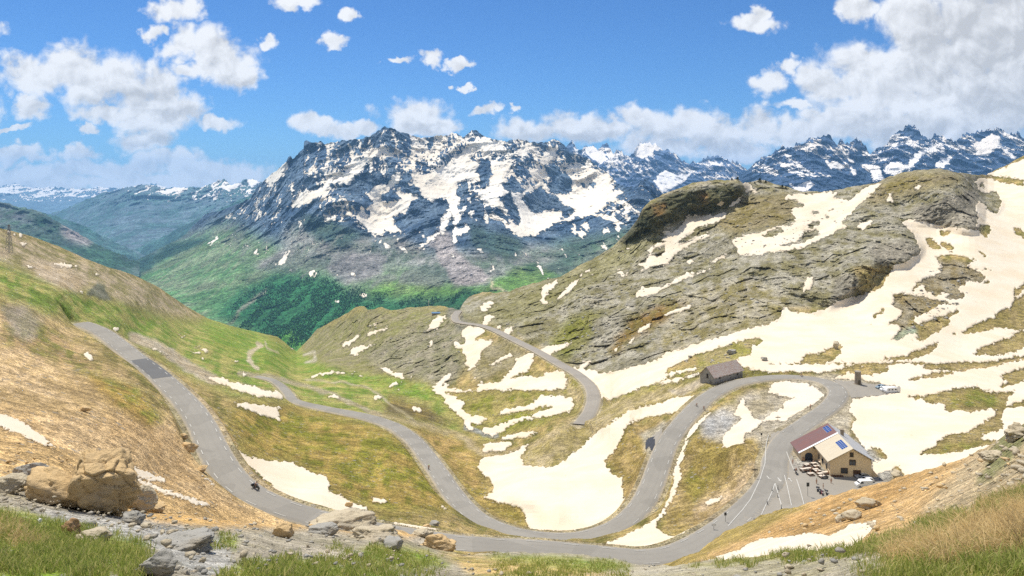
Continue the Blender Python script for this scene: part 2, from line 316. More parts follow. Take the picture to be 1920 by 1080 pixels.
# ---- snow lying on the near slopes, the rocky hill and the plateau
SN_MID = """642,645 657,639 675,626 671,635 657,647 642,652
659,656 684,647 682,653 707,642 694,651 675,662 665,668 657,667
687,614 700,607 713,600 707,607 694,613
688,631 694,623 711,619 731,611 721,619 705,625
605,665 623,659 615,664
786,622 805,615 811,603 821,594 835,591 836,595 845,590 832,601 823,613 809,619 798,620
864,631 871,617 882,614 899,615 909,622 900,629 890,635 894,640 901,635 911,641 928,636 913,652 902,664 892,677 882,685 867,686 875,679 873,668 867,664 874,656 861,657 848,647 857,642 869,650 875,637 873,632
873,700 886,679 905,662 892,685
850,668 861,660 859,668
900,586 902,572 913,567 927,566 921,576 909,584
902,609 911,591 927,592 921,604 913,610
803,650 806,640 811,639 809,652
927,615 940,609 936,618
716,693 728,690 738,700 752,702 755,707 767,711 777,704 771,713 757,711 740,708 727,700
807,727 819,722 827,710 845,697 846,704 836,714 825,727 852,718 832,729 850,731 873,733 894,731 898,720 907,717 915,722 940,716 940,731 907,733 877,736 852,737 827,734 836,741 852,745 871,760 865,765 882,784 865,785 842,764 836,747 819,733
806,729 817,732 836,746 844,757 869,759 864,771 875,784 886,784 897,779 914,784 908,793 894,798 881,790 886,809 878,807 869,790 858,776 842,762 831,746
897,732 900,721 939,718 956,698 967,673 992,665 1004,673 992,687 992,696 972,704 956,712 978,707 1011,709 1025,701 1044,698 1058,704 1064,715 1058,729 1022,732 994,734 967,733 933,732 917,729
914,690 928,679 958,662 961,668 939,679
881,715 897,707 892,712
919,784 956,768 967,764 992,762 1011,746 1022,743 1044,743 1074,747 1074,759 1078,765 1072,771 1042,779 1011,784 983,787 956,801 933,815 919,819 903,812 906,805 931,801 972,784 994,782 1011,773 1042,765 1017,762 994,768 972,773 939,779
933,823 972,814 1014,809 981,821 944,825
904,839 917,830 961,832 944,846 905,849
942,623 947,615 969,609 958,623 953,632
1010,659 1022,651 1050,646 1074,640 1058,651 1039,662 1028,671 1017,669
1070,690 1085,692 1093,681 1112,674 1102,687 1093,694 1118,696 1125,703 1137,701 1168,694 1210,683 1237,673 1252,660 1268,656 1285,654 1314,644 1360,630 1390,622 1440,610 1480,590 1520,600 1460,650 1430,662 1400,640 1375,642 1360,648 1335,656 1302,667 1272,683 1258,688 1245,700 1268,698 1298,692 1325,689 1322,692 1285,698 1252,708 1225,721 1200,728 1160,745 1145,750 1130,754 1120,763 1117,750 1107,733 1095,715
1231,721 1252,715 1298,705 1320,699 1318,703 1298,708 1268,717 1237,724
1360,630 1395,622 1440,615 1466,598 1470,577 1491,585 1521,590 1555,577 1580,564 1610,555 1653,543 1661,526 1678,498 1695,496 1727,472 1712,440 1695,421 1691,415 1708,413 1738,417 1764,423 1793,428 1832,432 1834,406 1830,381 1840,379 1857,398 1870,402 1878,385 1874,360 1840,364 1827,338 1849,336 1920,340 2090,340 2090,1000 1920,900 1695,893 1665,880 1640,885 1636,865 1605,818 1598,810 1600,795 1606,785 1592,772 1600,750 1585,720 1560,705 1520,698 1480,697 1440,700 1400,690 1380,681 1385,672 1410,668 1412,650 1400,640 1375,642
1848,330 1870,322 1920,298 2090,236 2090,345 1920,338 1880,333
1287,404 1314,406 1337,401 1335,410 1347,401 1364,398 1356,410 1337,420 1322,424 1306,428 1289,443 1270,453 1268,457 1285,455 1302,447 1333,434 1327,445 1306,453 1289,462 1272,474 1252,497 1218,501 1195,510 1210,503 1191,498 1210,493 1218,478 1216,468 1235,455 1247,456 1243,447 1260,441 1237,441 1250,432 1260,437 1277,422 1285,412
1258,424 1279,415 1268,424
1389,344 1406,344 1410,351 1422,361 1416,364 1406,357 1397,365 1400,353
1381,374 1393,368 1387,376 1375,387 1360,391 1368,385
1345,386 1352,376 1359,383 1350,388
1368,450 1397,442 1431,435 1458,426 1483,424 1493,414 1483,401 1485,391 1512,389 1493,376 1472,376 1475,365 1506,366 1530,363 1560,360 1572,361 1562,372 1585,370 1620,356 1657,340 1648,350 1625,372 1605,392 1590,408 1575,418 1588,424 1541,450 1520,457 1500,468 1470,470 1440,473 1425,480 1405,480 1385,477 1380,465
1287,507 1293,514 1314,510 1352,495 1341,503 1306,516 1277,526 1250,541 1239,545 1220,554 1187,561 1200,545 1204,538 1210,541 1243,537 1268,524 1285,516
1327,492 1358,479 1366,480 1339,493
1287,493 1297,488 1307,491 1293,496
1154,502 1168,518 1181,510 1172,514
1160,474 1183,462 1181,466
1515,519 1525,522 1524,537 1514,545 1502,550 1510,535
1720,331 1726,327 1726,333
1712,352 1732,346 1720,356
1666,362 1678,360 1670,369 1678,378 1659,377 1666,373
1603,425 1636,412 1632,421 1618,435
1641,502 1665,495 1650,500
1085,515 1095,508 1113,500 1106,506 1089,517
1100,523 1120,508 1114,515
1016,548 1020,540 1021,536 1039,528 1050,523 1043,533 1031,546 1022,558 1022,565 1031,565 1020,572 1014,565
1040,565 1060,546 1077,529 1086,524 1085,531 1064,550 1047,565
1156,507 1166,516 1181,509 1177,518 1168,520
1193,509 1227,500 1206,508
1191,627 1210,612 1227,604 1216,615 1202,627
1239,594 1260,585 1285,575 1301,572 1285,583 1268,589 1243,595
1141,671 1154,654 1169,643 1160,654 1145,667
1177,650 1183,640 1194,632 1187,644
960,612 970,608 960,621
906,859 930,857 960,851 985,838 992,834 984,848 974,860 980,872 1000,877 1010,878 1044,874 1060,864 1086,844 1104,829 1112,818 1130,805 1150,790 1180,775 1200,765 1230,761 1253,750 1298,744 1302,747 1290,760 1274,773 1247,778 1215,783 1190,790 1177,800 1169,816 1156,839 1133,866 1142,886 1164,898 1168,920 1170,946 1154,967 1125,987 1091,998 1039,1000 1000,999 994,997 981,956 944,944 903,933 925,925 922,903 895,878
1336,769 1327,779 1316,788 1304,806 1292,815 1286,832 1274,874 1278,892 1268,924 1255,948 1232,982 1229,990 1258,1008 1297,1006 1292,1012 1234,1029 1193,1036 1148,1032 1120,1029 1161,1011 1198,995 1224,980 1245,956 1255,930 1263,891 1262,883 1274,847 1286,815 1298,794 1327,770
1437,738 1452,718 1481,717 1514,723 1532,732 1544,742 1535,754 1496,776 1473,791 1428,792 1413,809 1398,815 1398,830 1372,850 1354,838 1357,815 1375,800 1393,785 1375,778 1384,761 1390,750 1397,750 1398,764 1412,779 1410,788 1437,785 1467,767 1475,752 1493,747 1467,744
1321,945 1333,936 1355,933 1345,942 1325,949
0,775 40,792 70,812 80,820 105,840 85,838 50,820 0,800 -150,720 -150,690
253,877 277,887 313,902 300,905 280,900 248,893
255,898 313,920 367,937 410,953 367,947 313,925 283,917 255,907
373,887 403,910 398,910
154,667 163,661 172,667 173,676 166,677
212,616 222,615 226,621 218,624
0,426 18,435 49,444 35,443 12,434
37,455 44,453 50,461 43,462
50,499 65,504 63,507 53,504
96,495 130,496 151,503 124,501 104,498
166,510 190,518 178,516
145,547 161,551 155,552
281,652 296,656 317,668 302,665
363,649 400,661 388,662
329,628 350,633 346,635
355,660 378,663 372,665
373,671 386,674 380,675
429,675 448,679 442,680
430,700 460,702 463,705 446,703
377,696 387,704 402,710 417,709 427,711 435,717 458,721 479,726 494,733 519,736 530,740 532,749 508,746 487,744 465,741 446,733 425,725 406,718 392,710
437,759 462,758 487,762 533,767 521,771 525,775 520,779 527,786 523,789 500,783 475,773 454,765
577,707 592,702 625,697 650,698 682,704 681,706 654,701 625,700 600,705 587,709
610,742 625,742 640,746 633,748 617,746
729,725 740,720 754,720 744,725 736,727
742,731 748,731 744,735
696,743 711,742 715,749 707,751
663,740 673,744 668,744
767,764 790,766 793,775 784,775
442,834 447,847 466,858 484,862 503,866 522,864 550,870 575,883 616,897 616,922 625,928 641,930 650,941 669,947 688,953 692,962 706,975 681,977 656,973 619,961 575,947 541,934 519,922 503,903 478,884 453,862 444,847
705,984 725,991 769,994 794,994 819,1000 841,1006 806,1005 759,1000 728,995
694,933 712,934 731,941 716,944 702,942
823,949 833,948 841,956 832,956
543,648 556,643 560,649 548,655""".split('\n')
# ---- bare ground showing through that snow
BARE_MID = """1220,475 1240,463 1249,460 1248,475 1230,483
1429,446 1440,435 1465,427 1468,437 1445,447
1460,463 1490,455 1505,445 1508,435 1530,431 1540,436 1530,445 1510,455 1470,464
1510,425 1525,418 1540,418 1520,430
1520,398 1530,396 1538,402 1522,404
1545,408 1558,408 1552,413
1562,370 1585,360 1622,352 1605,370 1592,376 1570,374
1547,395 1567,392 1555,399
1862,337 1895,337 1920,340 1920,349 1895,346 1874,342
1545,708 1575,711 1604,714 1620,714 1647,717 1655,722 1680,725 1690,733 1682,739 1650,743 1600,749 1588,765 1600,740 1575,720
1528,701 1560,698 1575,692 1600,688 1640,686 1667,690 1668,698 1640,703 1600,704 1598,700 1590,697 1580,705 1560,706
1440,683 1520,682 1560,681 1640,683 1660,681 1700,680 1728,681 1760,683 1830,681 1870,677 1920,667 2090,640 2090,655 1920,675 1870,688 1800,698 1750,710 1715,715 1693,719 1705,714 1725,706 1760,698 1790,695 1780,693 1735,694 1728,694 1735,688 1700,684 1665,687 1640,688 1560,684 1500,686
1688,747 1720,744 1755,740 1790,730 1815,726 1835,726 1848,735 1862,734 1864,730 1864,734 1850,737 1875,736 1909,736 1890,745 1885,755 1890,765 1886,770 1880,780 1876,792 1882,798 1884,806 1870,810 1850,815 1830,825 1860,826 1880,830 1850,838 1800,848 1760,852 1720,855 1735,845 1755,837 1757,830 1775,820 1780,815 1810,814 1830,802 1845,793 1865,780 1872,768 1860,768 1848,770 1830,774 1815,775 1800,771 1775,775 1772,770 1770,760 1755,758 1740,757 1730,750
1890,765 1900,757 1920,752 2000,740 2000,764 1920,764 1895,767
1877,708 1890,700 1920,692 2050,680 2050,700 1920,715 1885,727 1872,730 1875,725 1890,720 1883,712
1652,675 1670,671 1700,668 1720,657 1740,650 1764,642 1755,655 1740,665 1720,672 1700,677 1670,677
1825,665 1835,655 1870,643 1895,633 1915,622 2060,600 2060,640 1920,655 1900,663 1870,667 1830,668
1803,625 1815,615 1840,605 1852,598 1865,600 1865,592 1885,578 1895,583 1897,570 1905,560 1920,553 2060,530 2060,620 1920,620 1905,618 1870,617 1850,622 1820,628
1898,548 1920,532 1960,520 1960,540 1920,545 1908,558 1900,555
1757,485 1770,478 1800,480 1825,488 1832,487 1810,500 1835,508 1848,522 1843,530 1825,532 1815,525 1810,535 1797,537 1798,548 1810,550 1808,558 1790,563 1770,560 1783,552 1770,548 1755,557 1748,552 1735,545 1735,535 1720,540 1715,550 1709,548 1712,538 1728,526 1745,520 1765,512 1762,505 1770,500 1758,492
1672,555 1690,549 1720,555 1760,563 1790,570 1770,573 1760,575 1745,585 1725,592 1715,597 1710,605 1725,608 1745,602 1775,592 1795,580 1802,578 1795,588 1780,595 1782,610 1765,620 1745,632 1735,640 1710,641 1720,632 1712,628 1700,630 1685,640 1672,640 1685,625 1690,613 1680,610 1664,610 1670,603 1683,603 1690,590 1695,583 1680,580 1675,570 1680,565
1637,595 1645,585 1658,578 1660,585 1655,590 1640,597
1733,447 1745,445 1762,460 1765,468 1755,470 1740,460
1765,455 1785,458 1793,468 1780,472 1768,464
1838,425 1856,423 1857,435 1848,449 1842,440 1833,430
1898,423 1920,435 1960,445 1960,460 1920,448 1903,440
1840,505 1862,504 1855,508
1843,530 1858,526 1855,535 1846,536
1762,432 1785,432 1780,440 1765,446
1835,468 1845,475 1852,485 1840,480
1500,682 1505,670 1520,664 1543,665 1545,658 1562,653 1567,641 1575,648 1582,651 1575,655 1580,663 1570,670 1565,678 1540,681
1625,843 1637,842 1653,845 1666,857 1664,862 1645,864 1628,863
1667,885 1675,875 1683,873 1693,880 1695,890 1680,900 1665,895
1834,345 1845,342 1848,352 1838,354
1190,678 1205,675 1218,672 1210,680 1195,682
1395,640 1420,632 1435,640 1420,650
1631,607 1640,604 1637,610
1785,628 1793,622 1790,630""".split('\n')
snow_mid = mask(SN_MID, 0)
for p in BARE_MID: fill(snow_mid, P(p), 0)
snow_mid = blur(snow_mid, 2)
rock_mid = np.clip(mask(["820,573 868,568 935,548 1000,530 1085,498 1160,452 1205,390 1250,362 1310,340 1385,335 1440,340 1540,360 1640,343 1690,323 1775,318 1830,328 1880,360 1878,400 1835,432 1730,420 1727,472 1680,498 1655,545 1555,577 1470,577 1460,600 1395,622 1290,654 1250,660 1210,683 1137,701 1070,690 1010,650 930,612 860,600 840,640 880,690 830,725 720,690 660,690 700,640 780,610",
  "556,658 600,615 668,575 760,578 780,600 680,640 600,680", "1757,485 1848,500 1848,530 1700,560 1790,572 1780,610 1680,640 1672,555"], 10), 0, 1)
def dome(poly, r): return np.sqrt(np.clip(mask([poly], r), 0, 1))
bulge = (dome("1580,418 1600,395 1640,350 1690,318 1750,310 1800,322 1830,350 1835,400 1831,430 1793,427 1764,422 1738,415 1700,412 1640,411", 7)*24
  + dome("1620,440 1650,415 1685,415 1705,440 1725,471 1700,493 1640,498 1625,470", 6)*20
  + dome("1400,500 1480,470 1530,455 1590,425 1615,440 1630,480 1638,500 1630,520 1580,562 1555,574 1540,560 1500,545 1450,530", 7)*20
  + dome("1440,545 1500,540 1545,565 1530,586 1492,583 1468,578 1455,600 1400,618 1400,580", 5)*8
  + dome("1168,450 1205,380 1290,335 1390,325 1393,355 1368,376 1330,390 1285,394 1240,416 1195,438", 7)*30
  + dome("1060,545 1100,530 1130,535 1125,555 1090,575 1065,570", 4)*10
  + dome("1840,380 1855,372 1875,375 1878,390 1868,401 1850,395", 3)*7
  + dome("1160,575 1195,560 1230,555 1205,590 1175,600", 4)*7 + dome("1110,600 1180,580 1165,620 1130,640 1110,625", 5)*7
  + dome("1130,700 1180,668 1240,655 1250,665 1210,682 1160,694", 4)*7 + dome("1240,560 1330,520 1400,520 1380,560 1300,575", 6)*8
  + dome("965,625 990,618 1003,640 985,645", 3)*5 + dome("1030,668 1050,665 1060,690 1045,690", 3)*4
  + dome("1290,470 1340,445 1375,455 1370,475 1310,490", 4)*7 + dome("1450,430 1485,405 1490,415 1460,425", 3)*4
  + dome("165,550 178,528 195,535 205,555 185,560", 3)*8)
# albedo zones of the near country
pm = Paint((172, 150, 98), (118, 112, 58))
pm.zone(["-160,380 0,428 160,485 250,515 390,597 300,590 200,560 60,520 -160,470"], (176, 158, 128), (130, 122, 78), 10)
pm.zone(["-160,520 0,490 100,530 200,560 330,600 400,600 545,652 640,690 800,720 860,790 880,830 800,800 700,790 560,760 430,740 330,690 240,640 100,590 -160,600"], (110, 130, 50), (160, 152, 88), 10)
pm.zone(["380,600 470,615 545,652 640,690 760,715 830,735 850,760 780,740 640,715 560,690 470,690 400,650"], (104, 132, 44), (142, 146, 68), 8)
pm.zone(["440,760 560,765 700,795 780,840 830,920 850,960 720,960 640,930 560,870 470,850 430,790"], (120, 118, 42), (166, 142, 76), 12)
pm.zone(["760,800 860,820 900,850 910,930 980,960 990,990 900,950 850,880"], (132, 120, 54), (178, 150, 92), 8)
pm.zone(["-160,640 0,640 60,680 160,720 240,760 330,790 370,850 400,900 480,950 600,985 600,1100 -160,1100"], (216, 184, 136), (194, 162, 114), 14)
pm.zone(["-160,720 0,800 120,840 260,900 420,950 560,990 500,1100 -160,1100"], (218, 182, 126), (194, 162, 110), 10)
pm.zone(["-160,520 0,560 90,600 150,640 230,700 280,770 150,790 0,760 -160,740"], (212, 182, 136), (184, 156, 108), 14)
pm.zone(["150,690 210,705 260,730 310,790 280,800 200,750"], (128, 130, 52), (176, 146, 80), 6)
pm.zone(["0,560 60,590 160,660 240,720 120,690 0,640"], (178, 150, 104), (128, 124, 62), 8)
pm.zone(["0,575 40,570 80,600 60,640 20,625"], (168, 154, 132), (150, 140, 110), 6)
pm.zone(["40,490 110,490 165,530 150,548 90,530"], (186, 168, 140), (170, 150, 116), 5)
pm.zone(["165,550 178,528 195,535 208,560 185,562"], (126, 124, 104), (90, 92, 70), 2)
pm.zone(["340,740 400,770 440,830 450,850 420,880 460,900 540,945 560,960 470,935 420,880 380,800"], (190, 158, 106), (160, 136, 84), 4)
pm.zone(["730,740 800,760 850,800 780,790 720,775"], (140, 122, 64), (100, 90, 60), 6)
# rocky hill
pm.zone(["840,560 935,548 1000,530 1085,498 1160,452 1205,390 1250,362 1310,340 1385,335 1440,335 1540,350 1640,335 1690,310 1775,310 1830,320 1880,360 1878,400 1835,432 1730,420 1727,472 1680,498 1655,545 1555,577 1470,577 1460,600 1395,622 1290,654 1250,660 1210,683 1137,701 1070,690 1010,650 930,612 860,600"], (158, 152, 134), (124, 117, 82), 6)
pm.zone(["870,600 1000,535 1160,460 1250,420 1200,480 1100,540 1000,600 960,610"], (132, 126, 76), (112, 108, 58), 10, .7)
pm.zone(["1020,650 1060,600 1100,580 1140,590 1100,640 1060,680"], (112, 112, 44), (130, 126, 72), 8)
pm.zone(["1140,660 1180,600 1240,570 1300,565 1250,600 1180,640 1150,670"], (134, 106, 54), (114, 100, 48), 6)
pm.zone(["1250,560 1400,520 1480,560 1460,600 1390,622 1260,655 1200,670 1260,600"], (164, 154, 128), (128, 116, 66), 6, .6)
pm.zone(["1330,420 1400,370 1480,360 1500,400 1460,425 1380,440"], (120, 108, 62), (140, 128, 96), 6)
pm.zone(["1630,350 1700,320 1790,325 1800,345 1700,365 1620,390"], (124, 112, 62), (142, 130, 100), 8)
pm.zone(["1168,458 1205,390 1260,362 1390,345 1395,362 1370,388 1330,402 1285,407 1240,428 1180,460"], (74, 76, 54), (88, 84, 54), 3)  # dark cliff face: its shade is painted into the albedo
pm.zone(["1220,385 1245,380 1250,400 1225,405", "1308,365 1328,362 1328,380 1312,384"], (150, 114, 62), (100, 84, 52), 3)
pm.zone(["1710,388 1765,375 1835,350 1834,430 1793,428 1710,412", "1630,460 1700,450 1725,470 1700,493 1640,498", "1560,520 1630,505 1628,522 1580,563 1560,570"], (150, 142, 124), (124, 118, 102), 4)
pm.zone(["1330,450 1380,452 1370,478 1310,486", "1130,700 1180,668 1240,655 1250,665 1210,682", "1110,600 1180,580 1165,620 1125,640"], (152, 146, 128), (126, 120, 98), 4)
# shaded knob across the brook
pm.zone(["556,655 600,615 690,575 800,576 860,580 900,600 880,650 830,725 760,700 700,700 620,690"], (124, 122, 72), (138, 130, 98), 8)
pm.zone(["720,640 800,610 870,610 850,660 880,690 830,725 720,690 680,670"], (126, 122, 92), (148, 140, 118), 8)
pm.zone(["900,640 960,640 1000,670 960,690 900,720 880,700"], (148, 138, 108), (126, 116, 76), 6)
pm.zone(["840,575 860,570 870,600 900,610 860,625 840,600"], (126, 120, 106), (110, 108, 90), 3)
pm.zone(["850,740 940,735 1060,735 1090,770 1000,800 900,830 880,790"], (126, 126, 52), (156, 142, 86), 6)
pm.zone(["1000,700 1090,700 1110,745 1080,770"], (166, 150, 110), (134, 126, 66), 4)
# hump, inner loop, plateau
pm.zone(["960,870 1000,830 1090,775 1180,745 1260,725 1320,715 1300,745 1200,762 1130,800 1080,850 1020,880"], (176, 160, 122), (150, 136, 86), 5)
pm.zone(["1190,765 1260,745 1310,735 1270,775 1200,785"], (146, 132, 72), (170, 150, 100), 4)
pm.zone(["1130,720 1300,690 1340,640 1440,620 1440,660 1330,692 1260,720 1160,750"], (140, 134, 66), (168, 152, 106), 4)
pm.zone(["1140,860 1180,800 1240,790 1230,850 1215,910 1180,960 1160,900"], (170, 146, 98), (140, 122, 68), 4)
pm.zone(["1330,780 1400,735 1560,715 1560,750 1480,790 1420,870 1330,850 1300,830"], (184, 174, 154), (162, 150, 122), 5)
pm.zone(["1310,790 1350,770 1390,780 1350,820 1320,825"], (176, 174, 168), (162, 156, 144), 5)
pm.zone(["1270,860 1300,815 1360,835 1420,820 1430,870 1400,950 1340,1000 1250,1000 1240,970"], (170, 148, 102), (138, 120, 66), 5)
pm.zone(["1280,900 1330,830 1380,850 1340,900 1300,950"], (128, 120, 52), (146, 128, 70), 6)
pm.zone(["1300,950 1420,880 1430,910 1370,980 1290,1010"], (182, 160, 126), (156, 134, 88), 5)
pm.zone(["1440,720 1545,700 1692,720 1692,745 1600,750 1600,780 1590,830 1500,880"], (178, 168, 146), (168, 156, 130), 4)
pm.zone(["1480,840 1600,820 1680,880 1660,910 1520,950 1470,950"], (168, 164, 152), (156, 150, 138), 4)
pm.zone(["1200,815 1250,790 1240,880 1215,870"], (176, 168, 148), (160, 150, 124), 3)
pm.zone(["1600,500 1920,500 2090,500 2090,860 1690,860 1690,745 1660,690 1440,690 1500,660 1640,690 1640,640"], (140, 126, 74), (156, 138, 92), 5)
pm.zone(["1700,560 1757,485 1848,500 1848,530 1790,572 1680,560", "1672,555 1760,565 1700,600 1710,640 1670,640"], (150, 140, 116), (128, 114, 78), 3)
pm.zone(["1672,640 1685,622 1720,612 1720,632 1705,641"], (156, 164, 140), (140, 144, 116), 3)
pm.zone(["1780,740 1840,726 1880,740 1870,765 1780,765", "1757,836 1860,826 1800,848 1730,852"], (120, 122, 52), (146, 130, 74), 4)
pm.track("250,632 300,650 340,680 380,702 400,712", 9, (178, 166, 142), (168, 152, 122), 2)
pm.track("400,712 460,725 520,740", 5, (170, 158, 128), (160, 146, 112), 2)
pm.track("450,702 500,705 560,722 620,738 680,765 720,785", 4, (164, 154, 126), (150, 140, 104), 1)
pm.track("570,712 640,716 690,728 730,755 775,790", 2, (170, 160, 130), (160, 148, 110), 1)
pm.track("700,775 800,800 870,820 900,850 960,850 1010,830 1060,800", 5, (170, 154, 122), (156, 140, 100), 2, .8)
pm.track("480,645 490,648 470,660 465,675 485,690", 4, (182, 170, 142), (166, 152, 118), 1)
pm.track("497,640 505,655 520,660", 2, (174, 164, 130), (160, 150, 110), 1)
pm.track("570,665 590,660 595,675 575,680", 3, (176, 170, 150), (150, 140, 110), 1)
pm.track("1320,713 1300,725 1280,735 1260,735", 6, (180, 168, 146), (170, 156, 128), 2)
pm.track("1700,712 1780,700 1860,686 1920,672 2060,645", 2, (180, 158, 112), (170, 146, 100), 1)
pm.track("875,800 890,808 905,815 930,815", 5, (150, 150, 140), (130, 126, 110), 1)
ROADS = []
CTL = """-150,395,520 0,428,480 0,480,360 0,540,260 0,600,200 0,680,145 0,760,105 0,840,80 0,905,62 110,462,600 110,540,330 180,545,420 250,515,720 250,560,520 250,628,395 300,540,800 390,597,950 390,640,600
250,515,720 300,650,385 340,680,372 340,640,520 480,640,900 540,650,1050 556,660,1080 560,690,760 500,660,720 640,650,830 640,700,600 700,730,500 600,720,520 450,680,520 430,650,650 760,760,440 850,800,400 900,810,384 870,760,441 830,740,474 770,715,525 620,690,600 900,850,319 950,840,343 1040,900,249 960,880,280 1150,850,265 1100,800,326 1060,797,318 1100,787,313 1140,777,312 1180,767,304 1060,783,356 1100,773,364 1140,762,376 1060,850,285 1200,780,304 1280,750,291
690,582,900 850,578,800 905,548,850 1000,530,800 1110,485,800 1160,452,800 1205,390,780 1205,436,752 1205,428,768 1205,397,772 1300,340,800 1300,414,742 1300,402,770 1300,353,775 1385,335,800 1385,378,760 1385,345,778 1385,392,735 1770,428,598 1770,380,612 1770,437,580 1600,561,464 1600,515,474 1200,470,720 1100,560,620 1000,590,640 1050,640,540 1150,640,500 1150,690,430 1250,560,560 1250,620,480 1300,660,400 1300,480,680 1400,440,650 1400,520,540 1400,600,430 1450,640,375 1450,680,325 1400,680,326
1500,360,760 1500,420,640 1550,480,560 1600,540,470 1600,440,590 1520,580,440 1700,320,720 1700,400,640 1700,440,560 1820,328,700 1800,430,560 1750,500,500 1700,560,440 1650,620,385 1600,670,330 1600,700,304 1700,690,315 1700,730,282 1650,740,273 1800,650,370 1800,560,440 1850,328,800 1920,291,830 1920,340,720 1920,450,560 1920,560,450 1920,640,385 1920,700,330 1800,760,255 1900,780,245 1700,820,215 1700,880,190 1600,880,193 1560,895,188.5 1520,905,185 1580,800,228 1800,860,190 1520,840,209 1500,900,187 1350,800,245 1380,760,265 1450,750,272 1330,860,222 1380,880,205 1330,940,190 1300,980,172 1250,960,190 1220,1010,161 1170,1025,157
700,900,210 720,900,208 600,860,224 500,800,253 450,740,292 560,900,187 600,940,158 850,985,165 1000,1018,158 1000,1080,115 1000,1250,85 500,1000,122 500,1080,100 500,1250,75 300,900,115 300,960,85 300,1080,65 300,1250,50 150,850,95 150,1080,55 0,1080,40 0,1250,32 700,1080,110 700,1250,85 1300,1080,120 1300,1250,90 1500,1000,150 1500,1250,95 1700,960,150 1700,1250,85 1920,860,170 1920,1000,120 1920,1250,75
-800,430,420 -800,600,140 -800,760,80 -800,1250,24 2800,180,800 2800,450,520 2800,700,300 2800,860,180 2800,1250,60 -150,600,170 -150,760,95 -150,1250,28 2070,230,850 2070,450,560 2070,700,330 2070,860,200 2070,1250,75
1040,945,224 1000,940,226 1100,940,221 1130,900,237 960,930,234 1040,980,206 1340,722,296 1393,707,308 1320,711,303"""
ctl_mid = [tuple(map(float, q.split(','))) for q in CTL.split()]
# road centre lines: pixel, height below the eye -> depth
R_MAIN = """150,606,-55.2 162,610,-55.5 190,622,-56 215,640,-56.5 250,668,-57 280,690,-57.5 306,712,-58 335,740,-58.2 360,768,-58.5 380,800,-58.8 396,835,-59 412,865,-59.4 432,893,-60 462,920,-60.8 505,942,-61.6 560,962,-62.5 640,983,-63.5 700,994,-64.2 750,1003,-64.8 850,1018,-65.6 930,1024,-66.1 1000,1027,-66.5 1080,1034,-67 1150,1041,-67.6 1210,1045,-68.2 1270,1036,-69 1330,1007,-70 1385,968,-71 1425,930,-71.5 1450,893,-72 1455,860,-72.3 1475,822,-72.6 1520,788,-73 1558,760,-73.5 1572,738,-74 1560,722,-74.4 1530,712,-75 1480,707,-75.6 1420,711,-76.4 1370,722,-77.4 1325,746,-78.4 1285,785,-80 1253,828,-81.5 1236,870,-83 1222,910,-84.5 1200,950,-86 1160,985,-87 1100,1006,-88 1050,1010,-88.5 1000,1006,-89 950,996,-90 900,975,-91 870,950,-92 845,920,-93 825,890,-94 800,855,-95.5 775,825,-97 745,803,-98 715,790,-99 680,780,-100 640,772,-101 600,764,-102 553,752,-103.5 540,738,-105 525,722,-106.5 508,712,-108 480,706,-109"""
R_FAR = """1088,796,-105.2 1100,781,-106.3 1108,768,-106.8 1113,745,-107 1105,722,-108 1080,700,-109 1050,683,-110 1010,660,-112 980,645,-113.5 950,630,-115 925,618,-117 900,610,-119 870,606,-121 856,602,-122 853,593,-124 860,583,-126"""
def cen(s, n):
    a = np.array(P(s)); Y = -a[:, 2]*F/(a[:, 1]-PY0); w = np.stack([Y*(a[:, 0]-PX0)/F, Y, a[:, 2]], -1)
    for i in range(len(a)): ctl_mid.append((a[i, 0], a[i, 1], Y[i]))
    u = np.r_[0, np.cumsum(np.linalg.norm(np.diff(w, axis=0), axis=1))]
    # Catmull-Rom through the points, resampled every n metres
    out = []
    for i in range(len(w)-1):
        p0, p1, p2, p3 = w[max(i-1, 0)], w[i], w[i+1], w[min(i+2, len(w)-1)]; m = max(2, int((u[i+1]-u[i])/n*3))
        for t in np.linspace(0, 1, m, endpoint=False):
            out.append(.5*((2*p1)+(-p0+p2)*t+(2*p0-5*p1+4*p2-p3)*t*t+(-p0+3*p1-3*p2+p3)*t**3))
    out = np.array(out+[w[-1]])
    for _ in range(6):
        q = out.copy(); q[1:-1] = (out[:-2]+out[1:-1]*2+out[2:])/4; out = q
    L_ = np.r_[0, np.cumsum(np.linalg.norm(np.diff(out[:, :2], axis=0), axis=1))]; s_ = np.arange(0, L_[-1], n)
    c = np.stack([np.interp(s_, L_, out[:, k]) for k in range(3)], -1)
    for _ in range(8): c[1:-1, 2] = (c[:-2, 2]+c[1:-1, 2]*2+c[2:, 2])/4
    return c, s_
main_c, main_s = cen(R_MAIN, 1.2); far_c, far_s = cen(R_FAR, 1.5)
W_MAIN = np.interp(main_s, [0, main_s[-1]*.86, main_s[-1]*.9, main_s[-1]], [6.6, 6.6, 5, 3.5]); W_FAR = np.full(len(far_s), 6.5)
HOUSE = dict(x=78.5, y=189.3, rz=math.atan2(-.10, 1))
